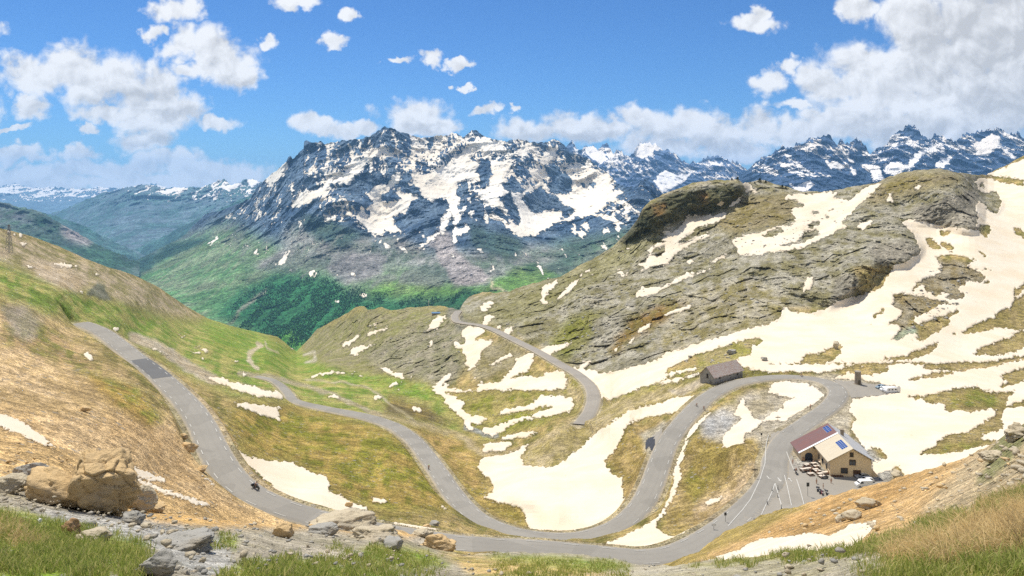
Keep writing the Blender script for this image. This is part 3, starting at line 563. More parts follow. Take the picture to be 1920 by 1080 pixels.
def post_mid(X, Y, Z, sn, col, PX, PY):
    sh = X.shape; x, y, z = X.ravel().copy(), Y.ravel().copy(), Z.ravel().copy()
    z += .38*sstep(sn.ravel(), .3, .7)*np.clip(y/200, .4, 2)
    # level ground for the house and its forecourt
    d = np.maximum(np.maximum(64-x, x-90), np.maximum(174-y, y-212)); k = 1-sstep(d, 0, 9)
    z += (-72.0-z)*k*(y > 165)
    for c, w in ((main_c, W_MAIN), (far_c, W_FAR)):
        bx = (x > c[:, 0].min()-12) & (x < c[:, 0].max()+12) & (y > c[:, 1].min()-12) & (y < c[:, 1].max()+14)
        ii = np.nonzero(bx)[0]; best = np.full(len(ii), 1e9, np.float32); bi = np.zeros(len(ii), np.int32)
        xs, ys = x[ii].astype(np.float32), y[ii].astype(np.float32); zs = z[ii]
        for a in range(0, len(c), 6):
            dd = (xs-c[a, 0])**2+(ys-c[a, 1])**2+((zs-c[a, 2])*1.2)**2; s = dd < best; best[s] = dd[s]; bi[s] = a
        lo = np.clip(bi-3, 0, len(c)-1); bb = np.full(len(ii), 1e9); bj = bi.copy()
        for o in range(-4, 5):
            j = np.clip(bi+o, 0, len(c)-1); dd = (xs-c[j, 0])**2+(ys-c[j, 1])**2; s = dd < bb; bb[s] = dd[s]; bj[s] = j[s]
        dist = np.sqrt(bb); hw = w[bj]/2
        tgt = c[bj, 2]-.10-.0009*np.maximum(c[bj, 1]-150, 0)
        near = np.abs(zs-tgt) < 16
        k = (1-sstep(dist-hw, .9, 5.0))*near
        z[ii] += (tgt-z[ii])*k
        on = (dist < hw+.7) & near
        f = sn.ravel(); f[ii[on]] = 0
        vg = (dist < hw+1.6) & near; cc = col.reshape(-1, 3); q = ii[vg]
        cc[q] = cc[q]*.35+lin((176, 164, 136)).astype(np.float32)*.65
    return x.reshape(sh), y.reshape(sh), z.reshape(sh), sn, col
def relief_mid(X, Y, Z, PX, PY, sn):
    rk = samp(rock_mid, PX, PY); bg = samp(bulge, PX, PY)
    ca, sa = math.cos(.38), math.sin(.38); u = X*ca+Z*sa; w = -X*sa+Z*ca
    r1 = ridged(u/34, w/11, Y/30, 4, 3); r2 = ridged(u/9, w/4, Y/9, 3, 31)
    blk = np.zeros_like(X); q = rk > .04
    i1, g1 = worley(u[q]/15, Y[q]/22, w[q]/8, 301); i2, g2 = worley(u[q]/5.5, Y[q]/8, w[q]/3.4, 311); i3, g3 = worley(u[q]/2.4, Y[q]/3.4, w[q]/1.7, 321)
    blk[q] = (i1-.5)*6.5-1.0*np.exp(-g1/.09)+(i2-.5)*2.8-.7*np.exp(-g2/.10)+(i3-.5)*1.0-.4*np.exp(-g3/.1)
    d = rk*(1-.8*sn)*((r1-.55)*5+(r2-.5)*2.4+blk*.62)
    soft = fbm(X/28, Y/28, Z/28, 4, 41)*1.3+fbm(X/7, Y/7, Z/7, 3, 47)*.35
    near = np.clip(Y/150, .25, 1)
    return (d*np.clip(Y/350, .4, 1.3)+soft*near*(1-rk*.5)*(1-.5*sn)+bg*(1+.12*(r1-.5)))
def mix_mid(X, Y, Z, PX, PY):
    s = np.clip(Y/250, .3, 2.5)
    a = fbm(X/14, Y/22, Z/8, 5, 61); b = fbm(X/2.4/s, Y/2.4/s, Z/2.4/s, 3, 67)
    c = fbm(X/5+Z/3, Y/9, Z/2.2, 3, 69)
    return np.clip(.5+a*1.0+b*.9+c*.7, 0, 1)
SKY_MID = P("-160,393 -150,395 0,428 50,440 110,462 160,485 200,500 250,515 300,540 350,575 390,597 430,610 480,622 520,632 545,650 556,658 575,640 595,618 640,592 668,575 683,574 690,582 715,575 735,582 760,578 800,576 820,573 850,578 862,580 868,568 880,556 905,548 935,548 955,548 975,538 1000,530 1030,523 1050,520 1085,498 1110,485 1140,468 1160,452 1180,432 1195,410 1205,390 1220,375 1250,362 1285,348 1310,340 1340,337 1370,336 1385,335 1393,343 1408,342 1425,338 1440,340 1455,348 1480,352 1500,358 1540,360 1560,357 1590,352 1620,347 1640,343 1665,332 1690,323 1720,318 1750,317 1775,318 1800,325 1825,328 1850,328 1865,320 1890,308 1920,291 2075,230")
pxm = np.r_[np.arange(-800, -156, 9.0), np.arange(-156, 2072, 1.35), np.arange(2072, 2800, 9.0)]
jg = (fbm(pxm/16, 0*pxm, 0*pxm, 4, 71)*2.6)*np.interp(pxm, [480, 600, 1850, 1900], [.35, 1, 1, .4])
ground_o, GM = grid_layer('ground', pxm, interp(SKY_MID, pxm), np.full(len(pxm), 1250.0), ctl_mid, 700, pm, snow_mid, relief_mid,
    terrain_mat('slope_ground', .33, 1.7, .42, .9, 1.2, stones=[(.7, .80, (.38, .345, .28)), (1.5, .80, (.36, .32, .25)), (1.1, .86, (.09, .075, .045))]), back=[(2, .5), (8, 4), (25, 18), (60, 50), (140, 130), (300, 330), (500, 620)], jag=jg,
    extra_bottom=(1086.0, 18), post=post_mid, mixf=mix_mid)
# ------------------------------------------------------------------ the great snowy massif across the valley
SN_MAS = """636,350 637,339 656,307 666,303 687,293 700,278 713,269 706,289 689,301 681,318 664,332 654,347 645,345 639,349
543,387 550,374 566,362 585,360 604,353 620,332 631,326 627,337 614,349 612,362 593,372 572,385 554,387 539,389 527,397
501,347 502,332 522,316 539,304 543,316 527,332 512,345 504,352
691,364 708,345 731,339 747,324 752,328 737,353 733,362 750,353 752,362 787,364 789,370 768,378 760,391 772,385 760,399 737,416 741,428 760,439 716,432 700,439 685,420 668,399 675,397 677,385 693,405 695,407 691,389 700,382
770,326 802,324 827,314 860,295 860,324 852,328 847,335 858,337 860,366 835,364 827,362 818,374 810,378 802,374 791,362 785,351 775,349 766,345 772,337
828,312 851,299 874,278 889,272 885,289 880,299 897,303 899,310 893,324 903,337 885,337 862,339 857,349 855,366 864,374 860,387 864,403 870,387 872,391 853,428 868,426 880,418 882,428 864,443 851,439 851,420 843,391 835,370 820,374
916,301 930,301 964,299 962,310 949,328 953,337 945,347 949,355 966,364 978,364 980,353 966,341 978,345 995,349 1016,345 1007,353 982,364 976,372 991,393 1007,401 1020,395 1028,391 1055,393 1053,414 1028,428 1007,443 987,443 974,441 953,426 955,420 976,424 978,407 970,387 953,362 937,370 953,395 966,420 937,387 920,385 895,364 914,353 914,337 926,328 920,314
1037,364 1070,360 1072,341 1080,322 1070,314 1080,312 1078,337 1099,355 1112,353 1128,341 1141,362 1174,357 1143,380 1112,403 1055,416 1066,407 1080,393 1070,387 1060,387 1039,366
1128,320 1141,324 1147,343 1153,355 1162,360 1132,364 1124,345 1120,341
1003,303 1010,320 1016,341 1032,357 1028,360 1012,345 1005,320
991,320 1007,318 1012,337 999,337
1014,297 1028,280 1045,272 1043,291 1032,305 1012,307
974,278 987,276 993,289 978,295
899,272 916,264 945,268 937,274 912,287
1156,442 1158,418 1164,415 1160,447 1158,452
1126,442 1135,432 1142,427 1137,438 1129,443
1133,451 1139,465 1136,468 1131,457
1089,420 1095,432 1106,442 1100,418
1075,422 1085,438 1079,442 1075,430
1171,372 1175,400 1179,417 1177,390
1172,362 1178,407 1177,420 1171,387
1145,401 1157,385 1153,380
700,438 708,449 733,465 720,462 702,447
733,436 750,453 750,460 742,447
771,434 787,436 800,446 817,436 832,418 828,434 808,452 795,463 783,472 789,464 804,449 786,442
609,405 619,407 633,402 623,415 612,415
518,500 525,485 544,470 538,482 524,497
387,458 411,442 403,452
411,413 443,399 430,408
458,464 478,455 470,461
747,463 760,468 775,476 758,472
820,430 838,395 845,400 838,425 826,440
668,400 690,425 700,440 680,425
856,446 860,460 853,452 851,440
955,408 975,430 990,446 965,430
985,466 1000,490 1020,512 1032,525 1022,516 998,490
1083,442 1094,430 1098,440 1088,447
845,480 850,478 848,486
660,511 666,512 663,518 658,516
634,517 638,517 636,522
676,552 688,551 686,557 676,557
632,567 636,563 640,565 634,569
893,468 901,464 905,470 897,472
910,452 916,450 913,456
920,498 926,505 923,508
583,512 590,510 585,518
700,430 722,434 715,440 702,438
1056,480 1064,480 1060,483
640,383 650,372 655,380 645,392 640,400
620,345 640,330 648,332 630,350
590,345 604,340 598,350
478,470 484,466 480,476
430,445 440,436 436,446
560,420 568,410 564,424
598,388 600,376 603,380 600,410
700,452 706,450 703,457
540,505 548,498 545,508""".split('\n')
BARE_MAS = """716,364 737,353 750,370 727,380 716,378
697,277 705,258 722,239 737,241 733,255 720,268 705,279
543,315 545,300 570,275 575,266 605,272 615,282 603,297 585,312 560,320
1042,310 1045,265 1065,275 1085,300 1060,320 1075,340 1065,360 1035,355 1030,330
881,299 899,282 904,293 893,301
895,316 910,299 925,322 922,332 910,332
945,351 962,337 982,355 976,364 962,364
978,368 1010,355 1035,368 1035,389 1010,401 993,385
1037,368 1045,366 1057,385 1043,387
1080,320 1093,301 1101,299 1103,337 1087,332
1105,303 1124,322 1120,339 1103,347
703,330 720,312 740,314 738,330 725,343 708,343
880,250 893,246 905,258 895,268 882,262
826,258 848,250 862,256 858,264 830,266
738,408 772,388 800,392 820,405 815,416 795,430 770,436 745,426""".split('\n')
sn_mas = mask(SN_MAS, 0)
for p in BARE_MAS: fill(sn_mas, P(p), 0)
sn_mas = blur(sn_mas, 2)
speck = mask(["560,300 590,262 690,258 722,236 760,250 880,240 1000,262 1060,262 1120,305 1150,330 1100,345 1030,350 1000,345 960,340 900,300 870,290 830,320 760,330 700,320 640,345 590,350"], 8)*.54
speck += mask(["1060,345 1120,310 1160,335 1240,340 1260,380 1210,420 1160,430 1100,400"], 6)*.40 + mask(["430,400 500,335 560,340 640,350 690,360 700,430 640,410 560,400 480,420"], 8)*.26 + mask(["380,470 440,400 560,420 700,450 820,460 900,470 1050,450 1160,460 1060,500 900,500 760,490 640,490 500,500"], 12)*.07 + mask(["850,330 900,335 980,440 930,420 870,410 860,380"], 5)*.34
for p in BARE_MAS[:7]: speck *= 1-.6*mask([p], 3)
pms = Paint((100, 118, 134), (60, 82, 106))  # rock tones carry some blue of the haze in the albedo
pms.zone(["1000,480 1060,445 1160,440 1240,425 1240,600 1000,600"], (78, 104, 84), (92, 108, 92), 10)
pms.zone(["330,450 420,410 480,440 560,470 640,490 700,470 760,480 900,530 1060,520 1160,440 1230,440 1230,700 200,700 200,520"], (106, 130, 88), (122, 128, 110), 14)
pms.zone(["540,420 620,430 700,455 780,470 850,470 920,470 1000,455 1060,470 1000,520 900,535 760,500 640,500 520,480"], (150, 150, 140), (98, 112, 92), 10)
pms.zone(["240,520 330,460 420,440 470,500 560,520 640,540 640,560 560,680 300,640"], (96, 138, 84), (130, 144, 108), 10)
pms.zone(["826,426 850,445 860,474 879,495 912,513 925,522 900,534 850,538 842,513 825,488 817,467 798,463"], (176, 166, 158), (160, 152, 146), 3)
pms.zone(["612,505 637,476 683,472 725,480 717,513 683,526 642,534 619,517"], (158, 152, 146), (132, 130, 124), 4)
pms.zone(["468,505 525,472 566,464 578,480 550,513", "700,440 760,450 800,470 790,490 740,470", "560,440 700,445 690,470 600,480"], (148, 144, 136), (116, 122, 106), 5)
pms.zone(["690,545 725,528 800,538 905,540 935,520 1000,508 1020,540 860,562 700,560", "930,540 960,505 1000,498 1050,515 1000,540"], (106, 142, 68), (116, 138, 78), 4)
pms.zone(["870,545 905,548 890,580 840,580 845,560", "980,500 1000,490 1010,505 990,512"], (58, 86, 56), (74, 104, 60), 4)
pms.zone(["390,590 450,545 520,510 600,515 635,528 640,545 700,555 800,562 850,556 890,545 900,560 870,580 560,670 500,640"], (46, 102, 60), (54, 112, 64), 12)
pms.zone(["230,515 260,482 330,455 400,438 370,462 300,490 250,525"], (46, 76, 66), (52, 82, 62), 4)  # dark wedge: woodland colour mixed with cloud shadow painted in
pms.zone(["500,640 540,620 570,640 580,680 500,680"], (84, 146, 54), (96, 140, 60), 4)
pms.zone(["880,420 960,440 990,460 960,490 900,470 880,450", "560,400 640,420 690,440 640,470 580,440"], (68, 90, 84), (80, 98, 80), 6)
pms.track("880,535 905,532 925,520 930,515", 1.3, (150, 150, 124), (140, 140, 110), 1)
pms.track("924,528 926,538 945,546 962,552", 2, (186, 178, 140), (170, 164, 124), 1)
pms.track("300,500 340,485 390,462", 3, (104, 120, 74), (92, 112, 70), 2)
pms.track("566,520 590,500 610,470 640,440", 1.5, (126, 130, 118), (116, 120, 106), 1)
pms.track("420,620 440,590 470,565 500,545", 3, (130, 126, 112), (108, 116, 86), 2)
CT2 = """722,238,6500 480,350,6900 600,265,6600 800,257,6800 890,245,6900 1042,261,7000 1130,318,6500 1200,338,5600 1260,380,5600 640,300,6250 700,440,5150 850,430,4950 1000,440,5100 1160,450,4500 1000,520,3850 850,530,3700 640,530,4150 500,520,4700 400,480,5600 560,420,5450 342,444,6900 411,395,7100 240,500,6400 300,540,5095 400,590,4055 560,650,3257 900,560,3300 1000,545,3450 1100,380,6150 900,330,6100 740,330,5850 800,300,6350 560,330,6100 720,400,5650 850,360,5900 1000,400,5700 1100,440,5000 1200,400,5000 240,700,2900 600,700,2800 900,700,2500 1200,600,3000 1280,700,2400 1300,420,5000 225,620,3800 950,360,5600 940,430,4900 660,400,5250 770,410,5250"""
ctl2 = [tuple(map(float, q.split(','))) for q in CT2.split()]
SKY_MAS = P("225,503 240,497 290,470 342,444 365,420 387,400 411,395 440,385 468,372 480,355 500,335 522,316 537,303 541,295 545,293 548,300 560,285 570,278 570,266 575,264 583,268 600,265 608,270 640,264 660,262 680,260 700,253 712,243 722,238 732,240 745,246 765,252 790,258 810,256 830,254 848,250 858,251 868,256 878,250 885,246 893,245 900,250 910,258 925,262 945,266 960,262 972,261 985,264 1000,268 1020,266 1035,262 1042,261 1055,270 1070,282 1085,290 1105,298 1125,315 1140,325 1160,345 1175,350 1190,352 1200,340 1210,336 1225,345 1235,355 1260,380 1300,425")
def relief_far(L, amp, s0):
    def f(X, Y, Z, PX, PY, sn):
        wob = fbm(X/(L*1.4), Y/(L*1.4), Z/(L*1.4), 3, s0+9)*L*.35
        r = ridged((X+wob)/L, Y/(L*1.5), Z/(L*2.0), 7, s0, .60)
        low = sstep(Z, -560, -150)*.68+.32
        return (r-.5)*amp*low*(1-.6*sn)+fbm(X/60, Y/60, Z/90, 3, s0+3)*14*low
    return f
def speckpost(amount, sx=20.0, sz=34.0, s0=5, lean=.35, z0=-300):
    """broken snow left on ledges and in gullies"""
    def f(X, Y, Z, sn, col, PX, PY):
        u = X+Z*lean
        n = ridged(u/(sx*5), Y/900, Z/(sz*5), 3, s0+4)*.55+ridged(u/sx, Y/300, Z/sz, 3, s0)*.45
        k = samp(amount, PX, PY) if not np.isscalar(amount) else amount
        fl = ridged(u/(sx*2.2), Y/500, Z/(sz*3.2), 4, s0+8); sn = np.where((sn > .03) & (sn < .97), np.clip(sn+(fl-.50)*1.5, 0, 1), sn)
        th = .80-k*.62
        sp = sstep(n, th-.04, th+.04)*sstep(k+0*Z, .02, .1)
        return X, Y, Z, np.maximum(sn, sp), col
    return f
def mix_far(L):
    def f(X, Y, Z, PX, PY): return np.clip(.5+fbm(X/L, Y/L, Z/L*.5, 5, 81)*1.3+fbm((X+Z*.3)/38, Y/160, Z/170, 4, 85)*1.0, 0, 1)
    return f
pxa = np.arange(222, 1300, 1.3)
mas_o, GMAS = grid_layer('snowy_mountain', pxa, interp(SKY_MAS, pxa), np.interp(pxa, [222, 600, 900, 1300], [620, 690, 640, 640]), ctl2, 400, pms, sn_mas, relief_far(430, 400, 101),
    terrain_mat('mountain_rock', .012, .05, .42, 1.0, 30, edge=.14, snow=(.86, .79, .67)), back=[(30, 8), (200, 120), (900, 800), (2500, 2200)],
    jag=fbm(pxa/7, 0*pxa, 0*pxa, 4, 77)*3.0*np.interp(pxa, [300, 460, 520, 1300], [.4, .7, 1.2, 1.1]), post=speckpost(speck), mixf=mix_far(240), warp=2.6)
# ------------------------------------------------------------------ remoter ranges
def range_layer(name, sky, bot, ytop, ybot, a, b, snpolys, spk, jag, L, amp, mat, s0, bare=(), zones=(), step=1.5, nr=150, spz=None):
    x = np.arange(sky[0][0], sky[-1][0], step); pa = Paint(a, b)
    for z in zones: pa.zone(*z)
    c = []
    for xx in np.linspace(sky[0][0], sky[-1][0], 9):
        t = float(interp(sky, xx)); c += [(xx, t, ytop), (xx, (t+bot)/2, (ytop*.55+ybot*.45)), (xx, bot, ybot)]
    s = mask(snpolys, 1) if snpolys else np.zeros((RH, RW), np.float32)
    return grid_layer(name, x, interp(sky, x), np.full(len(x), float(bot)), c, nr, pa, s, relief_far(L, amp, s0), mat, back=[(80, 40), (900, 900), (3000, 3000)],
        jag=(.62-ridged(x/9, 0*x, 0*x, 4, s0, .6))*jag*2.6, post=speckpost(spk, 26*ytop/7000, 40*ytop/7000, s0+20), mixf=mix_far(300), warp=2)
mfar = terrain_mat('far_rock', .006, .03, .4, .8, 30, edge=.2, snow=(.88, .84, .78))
sp_d = lambda polys, v: sum(mask([p], 8)*v for p in polys)
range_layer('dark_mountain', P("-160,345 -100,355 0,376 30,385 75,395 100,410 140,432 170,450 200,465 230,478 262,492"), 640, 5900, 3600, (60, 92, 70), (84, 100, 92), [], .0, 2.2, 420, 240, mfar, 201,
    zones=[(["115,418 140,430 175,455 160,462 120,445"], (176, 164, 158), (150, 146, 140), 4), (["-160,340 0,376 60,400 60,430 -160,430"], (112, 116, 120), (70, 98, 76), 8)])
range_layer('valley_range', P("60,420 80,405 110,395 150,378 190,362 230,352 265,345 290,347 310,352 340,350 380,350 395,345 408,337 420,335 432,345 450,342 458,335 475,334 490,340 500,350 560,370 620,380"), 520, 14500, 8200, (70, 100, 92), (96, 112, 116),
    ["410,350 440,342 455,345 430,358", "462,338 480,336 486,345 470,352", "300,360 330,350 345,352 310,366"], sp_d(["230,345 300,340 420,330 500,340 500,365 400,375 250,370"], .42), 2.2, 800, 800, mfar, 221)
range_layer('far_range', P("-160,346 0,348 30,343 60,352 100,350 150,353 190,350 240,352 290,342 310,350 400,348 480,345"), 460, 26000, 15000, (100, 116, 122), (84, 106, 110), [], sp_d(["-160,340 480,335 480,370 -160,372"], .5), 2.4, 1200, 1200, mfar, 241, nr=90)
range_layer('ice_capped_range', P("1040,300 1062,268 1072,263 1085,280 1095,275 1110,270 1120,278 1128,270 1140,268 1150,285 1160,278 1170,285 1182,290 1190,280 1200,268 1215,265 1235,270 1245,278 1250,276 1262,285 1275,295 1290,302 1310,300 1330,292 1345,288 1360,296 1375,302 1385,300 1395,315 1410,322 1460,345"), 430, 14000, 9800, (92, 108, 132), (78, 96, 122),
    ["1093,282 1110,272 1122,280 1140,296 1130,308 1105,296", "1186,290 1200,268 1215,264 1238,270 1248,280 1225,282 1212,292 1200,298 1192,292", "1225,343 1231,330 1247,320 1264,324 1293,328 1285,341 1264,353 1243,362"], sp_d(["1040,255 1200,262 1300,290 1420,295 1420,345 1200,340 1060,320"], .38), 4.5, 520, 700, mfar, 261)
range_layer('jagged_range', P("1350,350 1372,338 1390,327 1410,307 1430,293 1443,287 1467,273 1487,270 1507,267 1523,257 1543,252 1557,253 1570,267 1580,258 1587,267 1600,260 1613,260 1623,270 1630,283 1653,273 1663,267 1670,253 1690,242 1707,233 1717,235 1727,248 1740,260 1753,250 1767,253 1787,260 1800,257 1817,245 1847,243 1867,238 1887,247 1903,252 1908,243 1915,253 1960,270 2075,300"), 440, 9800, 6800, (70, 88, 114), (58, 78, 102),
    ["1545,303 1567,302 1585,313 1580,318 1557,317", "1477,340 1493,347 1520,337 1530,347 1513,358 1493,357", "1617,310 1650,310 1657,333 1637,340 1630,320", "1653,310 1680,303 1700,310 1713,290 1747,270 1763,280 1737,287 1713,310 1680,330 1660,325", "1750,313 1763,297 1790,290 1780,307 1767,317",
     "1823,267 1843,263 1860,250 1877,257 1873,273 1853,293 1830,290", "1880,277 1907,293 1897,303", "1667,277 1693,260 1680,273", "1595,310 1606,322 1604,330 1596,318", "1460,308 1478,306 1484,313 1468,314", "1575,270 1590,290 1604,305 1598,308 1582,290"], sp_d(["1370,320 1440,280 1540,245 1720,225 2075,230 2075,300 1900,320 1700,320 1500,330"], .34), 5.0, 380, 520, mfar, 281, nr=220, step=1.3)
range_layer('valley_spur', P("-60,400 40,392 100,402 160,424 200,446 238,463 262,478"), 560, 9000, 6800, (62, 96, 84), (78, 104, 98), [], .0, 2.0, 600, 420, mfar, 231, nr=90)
range_layer('wooded_spur', P("236,478 262,462 300,446 340,424 400,396 440,378 480,362 560,350 640,360"), 560, 10200, 7400, (54, 88, 80), (70, 100, 92), [], .0, 2.0, 600, 420, mfar, 236, nr=90)
# broad valley floor, reaching the horizon behind every range
v = [(-60000, -3000, -1050), (60000, -3000, -1050), (60000, 90000, -1050), (-60000, 90000, -1050)]
vf = MB(); vf.b.faces.new([vf.b.verts.new(q) for q in v]); o = vf.build('valley_floor', None or flat_mat('valley_meadow', (.02, .06, .04), .95, .3, .004, rgb2=(.05, .10, .05))); tag(o, kind='structure')
# ------------------------------------------------------------------ nearer slopes
def mixn(X, Y, Z, PX, PY):
    return np.clip(.5+fbm(X/5, Y/7, Z/4, 4, 91)*.9+fbm(X/.9, Y/.9, Z/.9, 3, 95)*.9, 0, 1)
pfr = Paint((212, 176, 124), (180, 148, 98))
pfr.zone(["1180,1100 1230,1050 1380,980 1480,940 1520,950 1440,990 1350,1030 1280,1070"], (170, 148, 88), (138, 122, 66), 5)
pfr.zone(["1720,960 1780,900 1840,830 1920,780 2090,700 2090,900 1920,930 1800,970"], (204, 180, 140), (166, 150, 118), 8)
pfr.zone(["1880,800 1920,790 1960,780 1900,860 1860,900 1830,910"], (140, 138, 96), (120, 118, 74), 5)
pfr.zone(["1400,1010 1560,930 1660,900 1750,880 1640,970 1520,1000"], (200, 160, 104), (164, 132, 82), 6)
sn_fr = mask(["1390,1029 1400,1020 1435,1009 1508,1001 1535,1000 1554,1004 1590,985 1644,975 1638,987 1611,1017 1625,1023 1563,1036 1520,1060 1300,1075 1290,1058 1325,1050"], 1)
rk_fr = mask(["1780,950 1860,840 1920,790 2090,700 2090,880 1900,900 1800,960"], 8)
def relief_fr(X, Y, Z, PX, PY, sn):
    r = ridged(X/6, Y/6, Z/5, 4, 111)-.5; s = ridged(X/1.6, Y/1.6, Z/1.4, 3, 117)-.5
    k = samp(rk_fr, PX, PY)
    return (r*1.0+s*.35+k*(r*2.2+s*1.2)+fbm(X/18, Y/18, Z/18, 2, 119)*1.2)*(1-.85*sn)*np.clip(Y/80, .4, 1.2)
CT3 = """1180,1080,142 1240,1062,134 1300,1034,126 1400,985,116 1500,950,107 1590,920,101 1660,903,96 1806,860,82 1920,795,72 2080,715,66 1400,1040,70 1500,1020,60 1600,1020,47 1800,960,36 1920,920,31 2080,870,28 1300,1058,85 1700,950,62 1800,900,58 1180,1140,70 1400,1140,38 1700,1140,22 2080,1140,14 1920,850,48 3000,715,52 3000,870,20 3000,1140,9"""
pxf = np.r_[np.arange(1176, 2080, 1.4), np.arange(2080, 3000, 12.0)]
SKY_FR = P("1170,1092 1200,1078 1234,1063 1260,1055 1312,1034 1328,1019 1362,995 1390,987 1427,967 1469,954 1500,950 1535,936 1590,920 1660,903 1695,891 1752,876 1806,860 1845,840 1870,825 1890,812 1920,795 2075,712")
fr_o, GFR = grid_layer('scree_slope', pxf, interp(SKY_FR, pxf), np.full(len(pxf), 1120.0), [tuple(map(float, q.split(','))) for q in CT3.split()], 260, pfr, sn_fr, relief_fr,
    terrain_mat('scree', 1.1, 5.0, .45, .9, .4, stones=[(1.6, .72, (.46, .38, .26)), (3.4, .72, (.44, .36, .24)), (2.6, .82, (.12, .09, .05))]), back=[(1, .4), (4, 2.5), (10, 8), (20, 20), (35, 40)], jag=fbm(pxf/14, 0*pxf, 0*pxf, 4, 79)*3.2, mixf=mixn)
pfg = Paint((170, 160, 140), (140, 132, 108))
pfg.zone(["-160,820 120,900 260,950 420,965 620,970 800,1000 760,1010 600,990 420,990 300,985 100,925 -160,900"], (208, 168, 104), (184, 150, 100), 6)
pfg.zone(["-160,930 40,960 170,985 280,1010 240,1100 -160,1100", "700,1020 800,1030 850,1060 760,1070 640,1050", "380,1100 460,1052 560,1048 700,1070 900,1100", "900,1042 1040,1042 1140,1050 1200,1065 1000,1085", "330,1000 450,1010 440,1030 360,1020"], (112, 132, 46), (150, 146, 76), 5)
pfg.zone(["1270,1062 1400,1045 1640,1015 1750,980 1920,925 2090,870 2090,900 1920,965 1700,1010 1500,1050 1300,1072"], (128, 130, 60), (166, 152, 84), 4)
pfg.zone(["1650,1060 1760,1000 1920,960 2090,900 2090,1090 1650,1090"], (186, 154, 86), (130, 126, 54), 8)
pfg.zone(["820,1030 1000,1060 1200,1085 900,1085"], (196, 166, 110), (160, 146, 84), 6)
pfg.zone(["1180,1068 1400,1055 1600,1035 1640,1060 1500,1090 1180,1090"], (176, 168, 146), (150, 142, 112), 5)
pfg.zone(["40,950 220,965 340,985 420,1010 440,1060 380,1090 280,1020 140,985"], (172, 168, 158), (142, 140, 132), 5)
def relief_fg(X, Y, Z, PX, PY, sn):
    return ((ridged(X/3, Y/3, Z/3, 4, 121)-.5)*.55+(ridged(X/.8, Y/.8, Z/.8, 4, 127)-.5)*.26)*np.clip(Y/20, .2, 1.6)
CT4 = """0,1080,10 0,990,14 0,905,22 -150,900,20 -150,1080,9 250,1080,11 250,1000,16 260,960,24 480,1080,13 480,1000,24 500,985,30 700,1080,16 700,1020,28 680,985,42 800,1010,46 1000,1080,20 1000,1040,46 1200,1080,22 1200,1058,42 1350,1080,16 1350,1050,36 1600,1080,9.5 1600,1024,21 1800,1080,7.2 1800,1000,11 1800,960,19 1920,1080,6.6 1920,1000,9.2 1920,925,16 2080,1080,6 2080,870,14 -150,1650,2.6 500,1650,2.8 1000,1650,3 1500,1650,2.5 2080,1650,2.3 500,1250,6.5 1000,1250,8 1500,1250,5.4 0,1250,5.6 -1600,895,16 -1600,1080,7 -1600,1650,2.4 3900,872,9 3900,1080,4.6 3900,1650,2.1"""
pxg = np.r_[np.arange(-1600, -156, 14.0), np.arange(-156, 2076, 1.8), np.arange(2076, 3900, 14.0)]
SKY_FG = P("-160,893 0,900 80,905 170,950 260,958 330,965 420,975 520,985 580,984 610,976 640,975 680,985 730,990 780,1003 820,1018 840,1033 870,1040 920,1036 980,1035 1040,1037 1100,1041 1150,1047 1200,1058 1260,1062 1300,1054 1380,1047 1440,1040 1500,1035 1550,1030 1600,1024 1640,1015 1700,995 1760,975 1820,955 1870,940 1920,925 2080,875")
fg_o, GFG = grid_layer('near_slope', pxg, interp(SKY_FG, pxg), np.full(len(pxg), 1640.0), [tuple(map(float, q.split(','))) for q in CT4.split()], 150, pfg, None, relief_fg,
    terrain_mat('near_ground', 3.0, 16.0, .45, .9, .1, stones=[(4, .62, (.40, .36, .29)), (8, .6, (.36, .33, .27)), (14, .6, (.42, .38, .30))]), back=[(.4, .2), (1.5, 1.0), (4, 4), (10, 12), (25, 32)], jag=fbm(pxg/11, 0*pxg, 0*pxg, 4, 83)*3.0, mixf=mixn, extra_bottom=(1095.0, 40))
